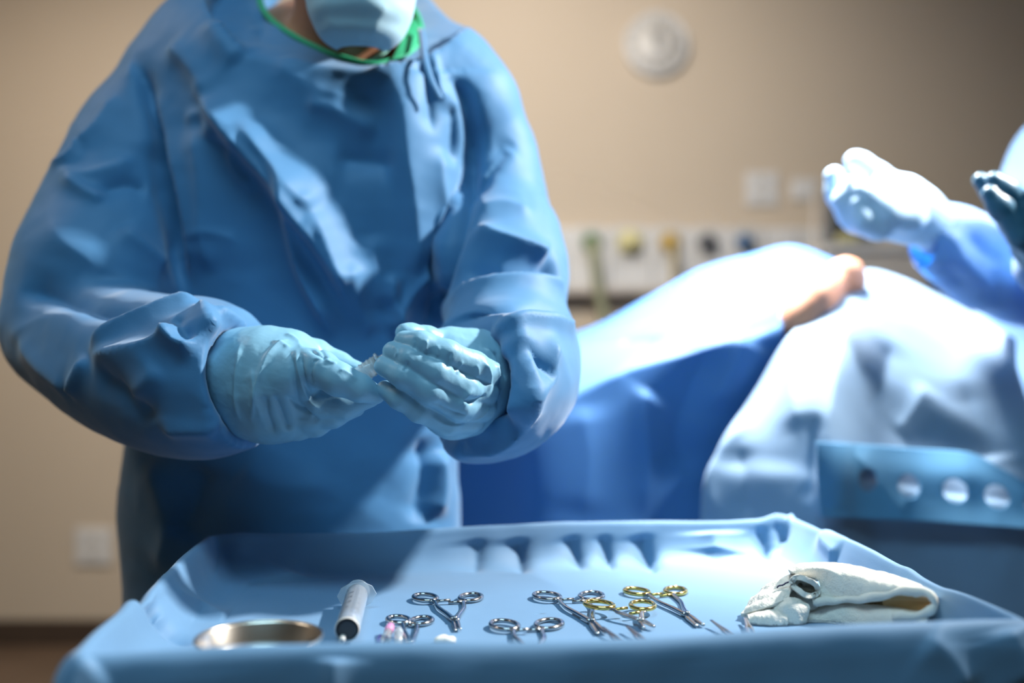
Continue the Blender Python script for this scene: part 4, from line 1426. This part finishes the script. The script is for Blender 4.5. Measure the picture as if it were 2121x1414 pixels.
# neck opening
fg.chain([(c_ - nn_ * .012 + (c_ - NC) * .05, .012) for c_ in list(cl[::4]) + [cl[0]]], .035, .01)
gx, gy, gz = X_[:, None, None] - NC[0], Y_[None, :, None] - NC[1], Z_[None, None, :] - NC[2]
pd = gx * nn_[0] + gy * nn_[1] + gz * nn_[2]
ga_ = gx * na[0] + gy * na[1] + gz * na[2]
gb_ = gx * nb[0] + gy * nb[1] + gz * nb[2]
rd = np.sqrt(ga_ ** 2 + gb_ ** 2)
rr_ = np.interp(np.arctan2(gb_, ga_), ring_t, ring_r, period=2 * math.pi)
fg.f = np.maximum(fg.f, np.minimum(pd, .165 - rd).astype(np.float32))
fg.f = np.maximum(fg.f, -np.maximum(rd - rr_ + .004, -pd - .045).astype(np.float32))
V, Q = fg.mesh(2)
gown_strokes = [
    # broad lit fold falling from the left shoulder over the chest, with a sharp lower edge
    ([(400, 170), (455, 245), (520, 330), (590, 415), (655, 500), (705, 590), (730, 680)], 24, 34, 7, 1.2),
    ([(500, 250), (560, 330), (620, 400), (660, 440)], 8, 20, 6),
    ([(560, 330), (595, 400), (600, 470), (622, 560), (660, 640), (700, 705)], 17, 24, 6, 1.2),
    ([(478, 305), (492, 360), (530, 397)], 4, 8, 5),
    ([(640, 400), (655, 440), (640, 500)], 4, 8, 7),
    ([(655, 425), (690, 520), (720, 600)], 9, 14, 7),
    ([(430, 260), (480, 300), (508, 318)], 5, 7, 6),
    ([(620, 215), (700, 235), (790, 280)], 7, 18, 14),
    ([(560, 120), (640, 180), (740, 205)], 5, 24, 24),
    # crest beside the lit strip on the right of the chest
    ([(800, 130), (822, 220), (832, 320), (846, 420), (852, 520), (845, 620)], 15, 60, 14, 1.4),
    ([(690, 330), (760, 335), (825, 345)], -7, 18, 14),
    ([(905, 300), (900, 380), (915, 470), (905, 560)], 7, 20, 14),
    ([(930, 210), (935, 270), (925, 350)], -6, 10, 12),
    ([(868, 100), (880, 190), (884, 290)], -4, 6, 10),
    ([(895, 100), (905, 180), (925, 210)], 5, 6, 6),
    # arm seam on the right
    ([(915, 160), (958, 190), (978, 270), (972, 380), (955, 480), (912, 600), (875, 690)], -14, 9, 9),
    # chest lower right
    ([(905, 545), (860, 590), (825, 650), (812, 700)], 10, 16, 8),
    ([(810, 560), (812, 620), (835, 690)], 9, 8, 8),
    ([(730, 530), (742, 620), (770, 700)], 7, 16, 10),
    ([(770, 480), (780, 560), (800, 640)], 5, 20, 20),
    # right sleeve
    ([(1066, 292), (1020, 350), (975, 420)], -9, 7, 12),
    ([(1062, 300), (1030, 330), (985, 385)], 7, 12, 5),
    ([(985, 440), (1040, 425), (1110, 440)], 4, 16, 12),
    ([(985, 470), (1030, 500), (1110, 520), (1140, 540)], 13, 14, 16),
    ([(960, 560), (1030, 570), (1120, 555), (1165, 575)], -12, 16, 14),
    ([(900, 640), (980, 610), (1060, 592), (1140, 592), (1180, 610)], 12, 12, 16),
    ([(920, 680), (1000, 640), (1080, 640), (1170, 650)], -8, 12, 10),
    ([(1010, 700), (1080, 668), (1150, 672), (1188, 690)], 9, 10, 10),
    ([(1045, 690), (1080, 750), (1085, 830), (1065, 890)], 9, 14, 8),
    ([(1080, 700), (1125, 760), (1140, 790)], -8, 8, 10),
    ([(1150, 690), (1140, 760), (1110, 820), (1060, 880)], 8, 12, 10),
    ([(1035, 690), (1048, 715), (1040, 750)], -7, 7, 7),
    ([(970, 860), (1010, 890), (1050, 860)], 6, 10, 10),
    ([(880, 890), (920, 910), (960, 935)], 4, 10, 10),
    # left arm seam and the valley beside it
    ([(268, 108), (300, 180), (328, 260), (350, 350), (368, 440), (376, 540), (376, 620)], -18, 9, 13),
    ([(300, 170), (330, 225), (362, 320), (382, 420), (390, 520), (392, 600)], 10, 14, 9),
    ([(262, 112), (285, 180), (310, 260), (328, 340)], 7, 9, 18),
    ([(345, 90), (400, 140), (440, 210)], 8, 22, 14),
    ([(430, 40), (470, 100), (500, 130)], 6, 20, 16),
    ([(520, 60), (545, 30), (535, 100)], -4, 8, 8),
    ([(400, 250), (420, 350), (425, 470), (440, 580)], 8, 30, 20),
    ([(380, 250), (430, 240), (450, 300)], 5, 10, 10),
    ([(390, 490), (440, 480), (500, 500)], 3, 8, 8),
    # left upper sleeve crinkles
    ([(100, 345), (140, 330), (160, 305), (150, 290)], 7, 8, 8),
    ([(110, 350), (170, 365), (230, 350), (285, 325)], 5, 7, 12),
    ([(130, 365), (180, 400), (215, 420)], 6, 7, 7),
    ([(160, 300), (200, 260), (245, 190)], 5, 18, 10),
    ([(200, 400), (260, 380), (310, 395)], -6, 8, 12),
    ([(90, 420), (130, 500), (220, 560), (300, 600), (360, 590)], 4, 34, 16),
    ([(240, 470), (300, 520), (350, 560)], 8, 20, 14),
    ([(30, 600), (110, 610), (200, 640), (300, 640)], -10, 16, 12),
    ([(10, 700), (100, 660), (200, 655)], 4, 12, 20),
    # forearm on the left
    ([(180, 735), (230, 690), (300, 655), (370, 632), (430, 628)], 10, 10, 14),
    ([(185, 738), (250, 732), (320, 715), (358, 690), (372, 650)], 11, 8, 20, 1.2),
    ([(350, 690), (370, 715), (408, 730)], 11, 12, 7, 1.2),
    ([(366, 660), (380, 690), (405, 715)], -8, 7, 7),
    ([(418, 632), (432, 680), (455, 730), (470, 800)], 9, 8, 9),
    ([(440, 640), (480, 660), (505, 680)], 5, 7, 7),
    ([(185, 738), (165, 780), (148, 820)], 7, 7, 9),
    ([(200, 760), (260, 810), (330, 880)], -6, 12, 18),
    ([(260, 830), (300, 800), (340, 760)], 5, 16, 10),
    ([(330, 890), (420, 885), (490, 880)], 6, 10, 10),
    ([(40, 700), (100, 770), (150, 810)], 6, 14, 14),
    # lower gown
    ([(290, 910), (330, 1000), (350, 1100), (330, 1200)], 9, 30, 22),
    ([(420, 930), (400, 1030), (370, 1120)], -10, 26, 22),
    ([(500, 960), (560, 1000), (700, 1010)], 5, 30, 30),
    ([(905, 930), (910, 1000), (900, 1080)], 12, 16, 20),
    ([(870, 900), (880, 990), (860, 1090)], -10, 18, 14),
]
V = sculpt(V, Q, gown_strokes, gain=1.6)
n_ = quad_normals(V, Q)
n_ = smooth_verts(n_, Q, 2)
V = V + n_ * (.013 * crumple(V, 28, 31, 4) + .003 * crumple(V, 85, 7, 3))[:, None]
V = smooth_verts(V, Q, 1, .4)
gw = link('gown', mesh_quads('gown', V, Q, M['gown']), sg)

# collar binding and the stand-up part of the neckline
cdn = cl + (cl - NC) * .02 - nn_ * .02
up = cl + np.array([0, 0, .0])
V = np.concatenate([cdn, up])
cb_ = link('collar_band', mesh_quads('collar_band', V, grid_quads(2, 120, True), M['gown']), gw)
thicken(cb_, .002, 0)
bd_ = tube('collar_binding', cl, .0042, M['green'], gw, 8, True)
bd_['label'] = 'green neckline binding'
# loose open corner of the collar on the right side of the neck
rows = [[(812, 124, 1.205), (838, 70, 1.255), (850, 40, 1.31)], [(836, 116, 1.215), (856, 70, 1.262), (866, 38, 1.315)], [(866, 92, 1.25), (872, 66, 1.275), (874, 45, 1.31)]]
G = loft([[P(*p) for p in r] for r in rows], 24, 24)
lf = link('collar_lining', mesh_quads('collar_lining', G.reshape(-1, 3), grid_quads(24, 24), M['green']), gw)
thicken(lf, .002, 0)
lf['label'] = 'green lining of the open collar corner'
vn = catmull([P(x, y, Y) for x, y, Y in ((770, 128, 1.225), (800, 112, 1.225), (818, 80, 1.25), (830, 45, 1.29), (825, 10, 1.34))], 30)
vv = np.concatenate([vn, vn + np.array([-.012, .004, .0])])
sc_ = link('scrub_collar', mesh_quads('scrub_collar', vv, grid_quads(2, 30), M['scrub']), sg)
thicken(sc_, .002, 0)
# tie at the back of the neck falling over the shoulder
tube('gown_tie', catmull([P(872, 60, 1.255), P(880, 120, 1.20), P(892, 165, 1.19), P(912, 205, 1.195)], 24), .0045, M['gown'], gw, 8, flat=.3)

# scrub trousers and shoes below the gown
for s in (-1, 1):
    fq = Field((-.28 + s * .1 - .12, 1.22, .06), (-.28 + s * .1 + .12, 1.52, .62), .012)
    fq.chain([(np.array([-.28 + s * .095, 1.37, .58]), .085), (np.array([-.28 + s * .10, 1.385, .13]), .072)], .02)
    V, Q = fq.mesh(2)
    V = V + quad_normals(V, Q) * (.012 * crumple(V, 24, 3 + s, 3))[:, None]
    link('trouser_leg', mesh_quads('trouser_leg', V, Q, M['scrub_dark']), sg)
    fq = Field((-.28 + s * .105 - .08, 1.10, -.01), (-.28 + s * .105 + .08, 1.48, .14), .008)
    fq.chain([(np.array([-.28 + s * .105, 1.40, .06]), .052), (np.array([-.28 + s * .105, 1.28, .045]), .048), (np.array([-.28 + s * .11, 1.18, .035]), .038)], .03)
    V, Q = fq.mesh(2)
    V[:, 2] = np.maximum(V[:, 2], .001)
    link('shoe', mesh_quads('shoe', V, Q, M['shoe']), sg)

# --- gloved hands
def hand(name, chains, lo, hi, strokes, mat, parent, h=.0013, k=.004, crump=.0022, seed=3):
    f = Field(lo, hi, h)
    for ch in chains:
        kk = ch[2] if len(ch) > 2 else k
        f.chain([(P(x, y, Y), r) for x, y, Y, r in ch[0]], kk, ch[1] if len(ch) > 1 else None)
    V, Q = f.mesh(2)
    V = sculpt(V, Q, strokes, base_smooth=3, gain=1.5)
    n = smooth_verts(quad_normals(V, Q), Q, 2)
    V = V + n * (crump * crumple(V, 120, seed, 3) + crump * .5 * crumple(V, 330, seed + 1, 3))[:, None]
    return link(name, mesh_quads(name, V, Q, mat), parent)


hand_l = [
    # wrist and cuff
    ([(450, 785, 1.062, .041), (490, 785, 1.04, .0415), (530, 782, 1.02, .040)], .04, .02),
    # palm block and its lower edge
    ([(520, 780, 1.022, .041), (560, 774, 1.008, .040), (596, 774, 1.003, .036)], .03, .02),
    ([(525, 838, 1.015, .032), (565, 846, 1.005, .029), (598, 852, 1.0, .024)], .03, .02),
    ([(565, 735, 1.01, .022), (606, 729, 1.005, .0190)], .03, .012),
    # index finger behind
    ([(608, 728, 1.010, .0180), (655, 734, 1.018, .0140), (700, 754, 1.02, .0118), (744, 768, 1.015, .0088)], .008, .004),
    # thumb in front
    ([(548, 802, .992, .033), (596, 784, .982, .025), (632, 766, .970, .0185)], .03, .010),
    ([(638, 758, .964, .0180), (664, 764, .958, .0172), (702, 786, .950, .0155), (745, 804, .952, .0128), (778, 817, .962, .0095)], .006, .003),
    # fingers curled under the thumb
    ([(596, 818, .988, .021), (655, 836, .985, .0158), (712, 840, .982, .0128), (766, 824, .982, .0092)], .006, .002),
    ([(588, 848, .995, .020), (640, 864, .992, .0140), (690, 860, .990, .0120), (738, 844, .992, .0088)], .006, .002),
    ([(568, 868, 1.005, .020), (616, 884, 1.000, .0125), (655, 880, .998, .0108), (695, 866, 1.0, .0086)], .006, .002),
]
st_l = [
    ([(600, 700), (570, 720), (545, 760), (528, 820), (520, 880)], 2.4, 3, 3),
    ([(500, 700), (492, 760), (488, 820), (500, 885)], 2.0, 3, 4),
    ([(600, 722), (606, 760), (614, 810), (628, 850), (650, 862)], -3.2, 3.5, 3),
    ([(622, 722), (624, 760), (634, 800), (655, 830)], -2.6, 2.5, 3.5),
    ([(612, 718), (618, 770), (640, 830), (670, 850)], 2.2, 3, 3),
    ([(666, 742), (648, 750), (643, 775), (650, 800)], -1.8, 2, 2.5),
    ([(565, 815), (585, 860), (600, 895)], -3, 4, 2.5),
    ([(548, 815), (556, 860), (570, 900)], -2.2, 2.5, 3.5),
    ([(590, 815), (630, 855), (665, 872)], -2.6, 3, 3),
    ([(520, 760), (530, 820), (545, 880)], 1.8, 4, 6),
    ([(588, 690), (612, 702), (628, 722)], 1.8, 2.5, 3),
    ([(640, 722), (660, 735), (680, 745)], -1.6, 2, 2),
    ([(560, 705), (585, 712), (600, 722)], 1.2, 2, 2),
    ([(700, 765), (720, 770), (740, 790)], 1.0, 2, 2),
    ([(655, 718), (668, 728), (676, 745)], -1.4, 1.6, 2),
    ([(672, 742), (690, 752), (720, 752)], 1.2, 2, 2),
]
hand('glove', hand_l, (-.36, .90, .93), (-.12, 1.10, 1.14), st_l, M['glove'], sg)
hand_r = [
    ([(1070, 752, 1.105, .037), (1040, 762, 1.075, .038), (1010, 772, 1.05, .0365)], .03, .02),
    # back of the hand
    ([(1000, 772, 1.045, .033), (962, 762, 1.032, .032), (930, 752, 1.025, .026)], .03, .02),
    ([(990, 815, 1.03, .029), (955, 830, 1.022, .030), (925, 845, 1.015, .024)], .03, .02),
    ([(985, 790, 1.008, .024), (965, 815, 1.004, .022)], .015, .01),
    ([(985, 735, 1.045, .020), (930, 722, 1.032, .016), (895, 712, 1.02, .012)], .02, .012),
    # thumb behind
    ([(935, 722, 1.03, .0150), (885, 702, 1.008, .0122), (850, 692, .996, .0104), (838, 690, .992, .0096)], .006, .003),
    # four fingers, index on top
    ([(1004, 774, .992, .0160), (980, 760, .972, .0152), (925, 734, .952, .0135), (872, 713, .949, .0122), (838, 706, .958, .0102)], .006, .0015),
    ([(1002, 810, .995, .0160), (962, 802, .968, .0150), (905, 771, .946, .0132), (850, 743, .944, .0115), (813, 728, .955, .0098)], .006, .0015),
    ([(998, 842, 1.0, .0155), (950, 840, .970, .0142), (890, 810, .947, .0128), (835, 778, .942, .0112), (796, 757, .953, .0095)], .006, .0015),
    ([(975, 866, 1.005, .0155), (925, 872, .980, .0134), (868, 848, .958, .0116), (828, 825, .951, .0104), (798, 807, .959, .0088)], .006, .0015),
    ([(940, 868, 1.02, .0175), (985, 850, 1.03, .02)], .02, .012),
]
st_r = [
    ([(1000, 750), (1012, 765), (1016, 790), (1008, 812)], 2.0, 2.5, 2.5),
    ([(985, 752), (992, 770), (985, 785)], .8, 2.2, 1.8),
    ([(960, 745), (950, 762), (945, 775)], 1.0, 1.8, 1.8),
    ([(935, 728), (928, 745), (930, 765)], -1.0, 1.6, 1.8),
    ([(880, 700), (884, 716), (876, 735)], 1.0, 1.6, 1.6),
    ([(860, 698), (862, 712), (855, 725)], -1.0, 1.4, 1.6),
    ([(905, 712), (908, 728), (900, 745)], 1.0, 1.4, 1.6),
    ([(985, 805), (965, 820), (955, 835), (975, 832)], 2.0, 2, 3),
    ([(1010, 815), (985, 830), (958, 832)], -2.0, 2.5, 2.5),
    ([(1020, 840), (990, 866), (950, 872)], 1.2, 3, 2),
    ([(845, 745), (842, 760), (836, 770)], -1.0, 1.5, 1.5),
    ([(815, 715), (824, 728), (818, 740)], 1.0, 1.4, 1.4),
    ([(1020, 725), (1038, 752), (1048, 790)], -2.0, 2.5, 3),
    ([(1000, 715), (1026, 748), (1036, 790)], 2.0, 2.5, 2.5),
    ([(900, 830), (930, 850), (970, 860)], -1.2, 2, 2),
    ([(890, 860), (925, 880), (965, 880)], 1.0, 2, 2),
]
hand('glove', hand_r, (-.16, .90, .93), (.03, 1.16, 1.13), st_r, M['glove'], sg, seed=9)

# clear vial held between the two hands
v0, v1 = P(728, 788, .992), P(806, 738, .992)
vx = (v1 - v0) / np.linalg.norm(v1 - v0)
VL = np.linalg.norm(v1 - v0)
vt = thing('ampoule', 'small clear ribbed plastic ampoule held between the gloved hands', 'ampoule', tuple(v0))
lathe('cap_barrel', [(.0064, 0), (.0086, 0), (.0090, VL * .72), (.0074, VL * .72), (.0068, .002)], M['clear'], vt, 32, vx, v0)
for k in range(4):
    hh = VL * (.30 + .10 * k)
    lathe('rib', [(.0088, hh), (.0097, hh + .0006), (.0097, hh + .0012), (.0088, hh + .0018)], M['clear'], vt, 32, vx, v0)
lathe('cap_flange', [(.0060, VL * .72), (.0104, VL * .72), (.0108, VL * .75), (.0104, VL * .78), (.0060, VL * .78)], M['clear'], vt, 32, vx, v0)
lathe('cap_neck', [(.003, VL * .78), (.0060, VL * .78), (.0056, VL), (.003, VL)], M['clear'], vt, 24, vx, v0)

# ================================================================== the second gowned person at the right edge
s2 = thing('surgeon', 'second person in a pale blue gown at the right edge, gloved hands raised', 'person', (1.06, 1.80, 0))
fb = Field((.62, 1.28, 0), (1.42, 2.06, 1.86), .013)
H2 = np.array([1.05, 1.70, 1.68])
fb.ellipsoid(H2 + (0, .015, .03), (.076, .094, .098), .02)
fb.ellipsoid(H2 + (0, -.045, -.05), (.058, .062, .075), .03)
fb.capsule(H2 + (0, -.098, 0), H2 + (0, -.118, -.035), .010, .014, .012)
for s in (-1, 1):
    fb.ellipsoid(H2 + (s * .078, .02, -.01), (.010, .022, .032), .008)
fb.chain([(H2 + (0, .03, -.06), .056), (np.array([1.06, 1.78, 1.50]), .065)], .03)
fb.chain([(np.array([1.06, 1.80, 1.42]), .11), (np.array([1.06, 1.81, 1.25]), .12), (np.array([1.06, 1.81, .95]), .13)], .05)
fb.chain([(np.array([.985, 1.80, 1.42]), .035), (np.array([.975, 1.70, 1.20]), .034), (P(2050, 575, 1.55), .034), (P(1930, 480, 1.52), .026)], .03)
fb.chain([(np.array([1.19, 1.80, 1.42]), .04), (np.array([1.22, 1.66, 1.16]), .042), (P(2200, 560, 1.42), .034), (P(2150, 520, 1.36), .026)], .03)
for s in (-1, 1):
    fb.chain([(np.array([1.06 + s * .085, 1.82, .92]), .10), (np.array([1.06 + s * .095, 1.82, .5]), .062), (np.array([1.06 + s * .10, 1.84, .12]), .042), (np.array([1.06 + s * .105, 1.74, .05]), .034)], .04)
V, Q = fb.mesh(2)
b2 = link('body', mesh_quads('body', V, Q, M['skin']), s2)
for s in (-1, 1):
    lathe('eye', [(0, -.010), (.006, -.008), (.010, 0), (.006, .008), (0, .010)], M['white'], b2, 14, (0, -1, 0), H2 + (s * .034, -.082, .006))
fcap = Field(H2 + (-.12, -.14, -.02), H2 + (.12, .16, .17), .01)
fcap.ellipsoid(H2 + (0, .018, .045), (.088, .104, .098), .01)
X_, Y_, Z_ = fcap.axes()
fcap.f = np.maximum(fcap.f, (H2[2] + .028 - Z_[None, None, :] + (Y_[None, :, None] - H2[1]) * .35).astype(np.float32))
V, Q = fcap.mesh(2)
link('surgical_cap', mesh_quads('surgical_cap', V, Q, M['cap']), s2)
mv2 = (mv - mc) * np.array([1, 1, 1]) + H2 + (0, -.06, -.06)
mk2 = link('face_mask', mesh_quads('face_mask', mv2, mq, M['mask']), s2)
thicken(mk2, .0015, 0)
h = .0075
fg = Field((.62, 1.28, .30), (1.46, 2.06, 1.62), h)
fg.chain([(np.array([1.05, 1.80, 1.36]), .165), (np.array([1.05, 1.81, 1.2]), .178), (np.array([1.055, 1.81, .95]), .19), (np.array([1.05, 1.81, .45]), .205)], .04, .1)
fg.chain([(np.array([1.0, 1.80, 1.44]), .075), (np.array([1.06, 1.81, 1.50]), .085), (np.array([1.19, 1.80, 1.44]), .075)], .05)
fg.chain([(np.array([.985, 1.80, 1.42]), .07), (np.array([.975, 1.70, 1.22]), .07), (P(2105, 590, 1.58), .062)], .03, .04)
fs = Field(fg.lo, fg.lo + fg.h * (fg.n - 1), h)
fs.chain([(P(2130, 600, 1.60), .060), (P(2040, 550, 1.56), .060), (P(1970, 505, 1.535), .050), (P(1900, 470, 1.51), .038)], .0, .04)
fs.f = smoothmax_plane(fs.f, fs, P(1905, 485, 1.51), np.array([-.90, -.1, .42]))
hol = fs.capsule_d(P(1960, 492, 1.53), P(1860, 450, 1.49), .034, .036, (0, 0, 0), fs.n)
fs.f = np.maximum(fs.f, -hol)
fg.blend((0, 0, 0), fg.n, fs.f, .015)
fg.chain([(np.array([1.20, 1.80, 1.42]), .07), (np.array([1.23, 1.68, 1.2]), .07), (P(2260, 600, 1.45), .062), (P(2180, 545, 1.38), .05)], .02, .04)
V, Q = fg.mesh(2)
V = sculpt(V, Q, [
    ([(1965, 470), (1985, 520), (2030, 570), (2070, 600)], 12, 10, 16),
    ([(1930, 500), (1960, 560), (2000, 590)], -9, 12, 12),
    ([(2000, 480), (2040, 520), (2080, 545)], -9, 14, 10),
    ([(1900, 500), (1945, 530), (1960, 580)], 7, 10, 10),
    ([(2050, 560), (2060, 600), (2080, 630)], -7, 12, 12),
    ([(2092, 700), (2090, 900), (2095, 1000)], 5, 30, 20),
])
V = V + smooth_verts(quad_normals(V, Q), Q, 2) * (.010 * crumple(V, 26, 77, 4))[:, None]
link('gown', mesh_quads('gown', V, Q, M['gown2']), s2)
# raised hand, palm up, lit by the lamp
hw = [
    ([(1985, 500, 1.53, .029), (1935, 470, 1.515, .030), (1900, 452, 1.505, .034)], .03, .02),
    ([(1900, 440, 1.50, .036), (1860, 435, 1.50, .037), (1820, 440, 1.49, .030)], .04, .02),
    ([(1870, 400, 1.51, .026), (1830, 395, 1.51, .026)], .03, .02),
    # index finger standing up behind
    ([(1850, 390, 1.52, .022), (1815, 365, 1.525, .018), (1785, 342, 1.53, .0155), (1770, 334, 1.53, .0150)], .012, .006),
    # middle and ring fingers at the left curl upwards
    ([(1810, 455, 1.50, .026), (1765, 440, 1.51, .021), (1738, 400, 1.515, .018), (1728, 366, 1.515, .0150)], .014, .008),
    ([(1815, 462, 1.48, .026), (1775, 450, 1.475, .021), (1752, 415, 1.475, .017), (1765, 385, 1.47, .0145)], .014, .006),
    ([(1820, 468, 1.46, .022), (1790, 455, 1.455, .018), (1778, 425, 1.455, .0145)], .012, .004),
    # thumb
    ([(1880, 450, 1.465, .026), (1835, 440, 1.455, .024), (1800, 410, 1.455, .016), (1782, 396, 1.458, .0135)], .014, .006),
]
hand('glove', hw, (.42, 1.38, 1.18), (.74, 1.62, 1.42), [], M['glove_lit'], s2, .002, .004, .0008, 5)
hd = [
    ([(2250, 560, 1.40, .030), (2180, 520, 1.36, .034), (2150, 500, 1.35, .034)], .03, .02),
    ([(2150, 490, 1.35, .026), (2100, 440, 1.345, .0175), (2060, 400, 1.345, .0145), (2030, 373, 1.345, .0100)], .012, .003),
    ([(2160, 480, 1.335, .026), (2120, 435, 1.325, .0185), (2085, 398, 1.325, .0150), (2058, 372, 1.325, .0105)], .012, .003),
    ([(2150, 505, 1.33, .026), (2105, 465, 1.32, .0175), (2072, 430, 1.32, .0145), (2050, 400, 1.32, .0105)], .012, .003),
    ([(2160, 520, 1.33, .022), (2115, 490, 1.315, .0150), (2090, 460, 1.315, .0115)], .012, .003),
    ([(2190, 470, 1.32, .022), (2165, 420, 1.31, .016), (2150, 385, 1.31, .012)], .012, .004),
]
hand('glove', hd, (.58, 1.24, 1.14), (.84, 1.46, 1.38), [], M['glove_shaded'], s2, .002, .004, .0008, 6)
for s in (-1, 1):
    fq = Field((1.06 + s * .1 - .12, 1.68, .06), (1.06 + s * .1 + .12, 1.98, .62), .014)
    fq.chain([(np.array([1.06 + s * .095, 1.82, .58]), .085), (np.array([1.06 + s * .10, 1.835, .13]), .072)], .02)
    V, Q = fq.mesh(2)
    link('trouser_leg', mesh_quads('trouser_leg', V, Q, M['scrub_dark']), s2)
    fq = Field((1.06 + s * .105 - .08, 1.56, -.01), (1.06 + s * .105 + .08, 1.94, .14), .009)
    fq.chain([(np.array([1.06 + s * .105, 1.85, .06]), .052), (np.array([1.06 + s * .105, 1.73, .045]), .048), (np.array([1.06 + s * .11, 1.63, .035]), .038)], .03)
    V, Q = fq.mesh(2)
    V[:, 2] = np.maximum(V[:, 2], .001)
    link('shoe', mesh_quads('shoe', V, Q, M['shoe']), s2)
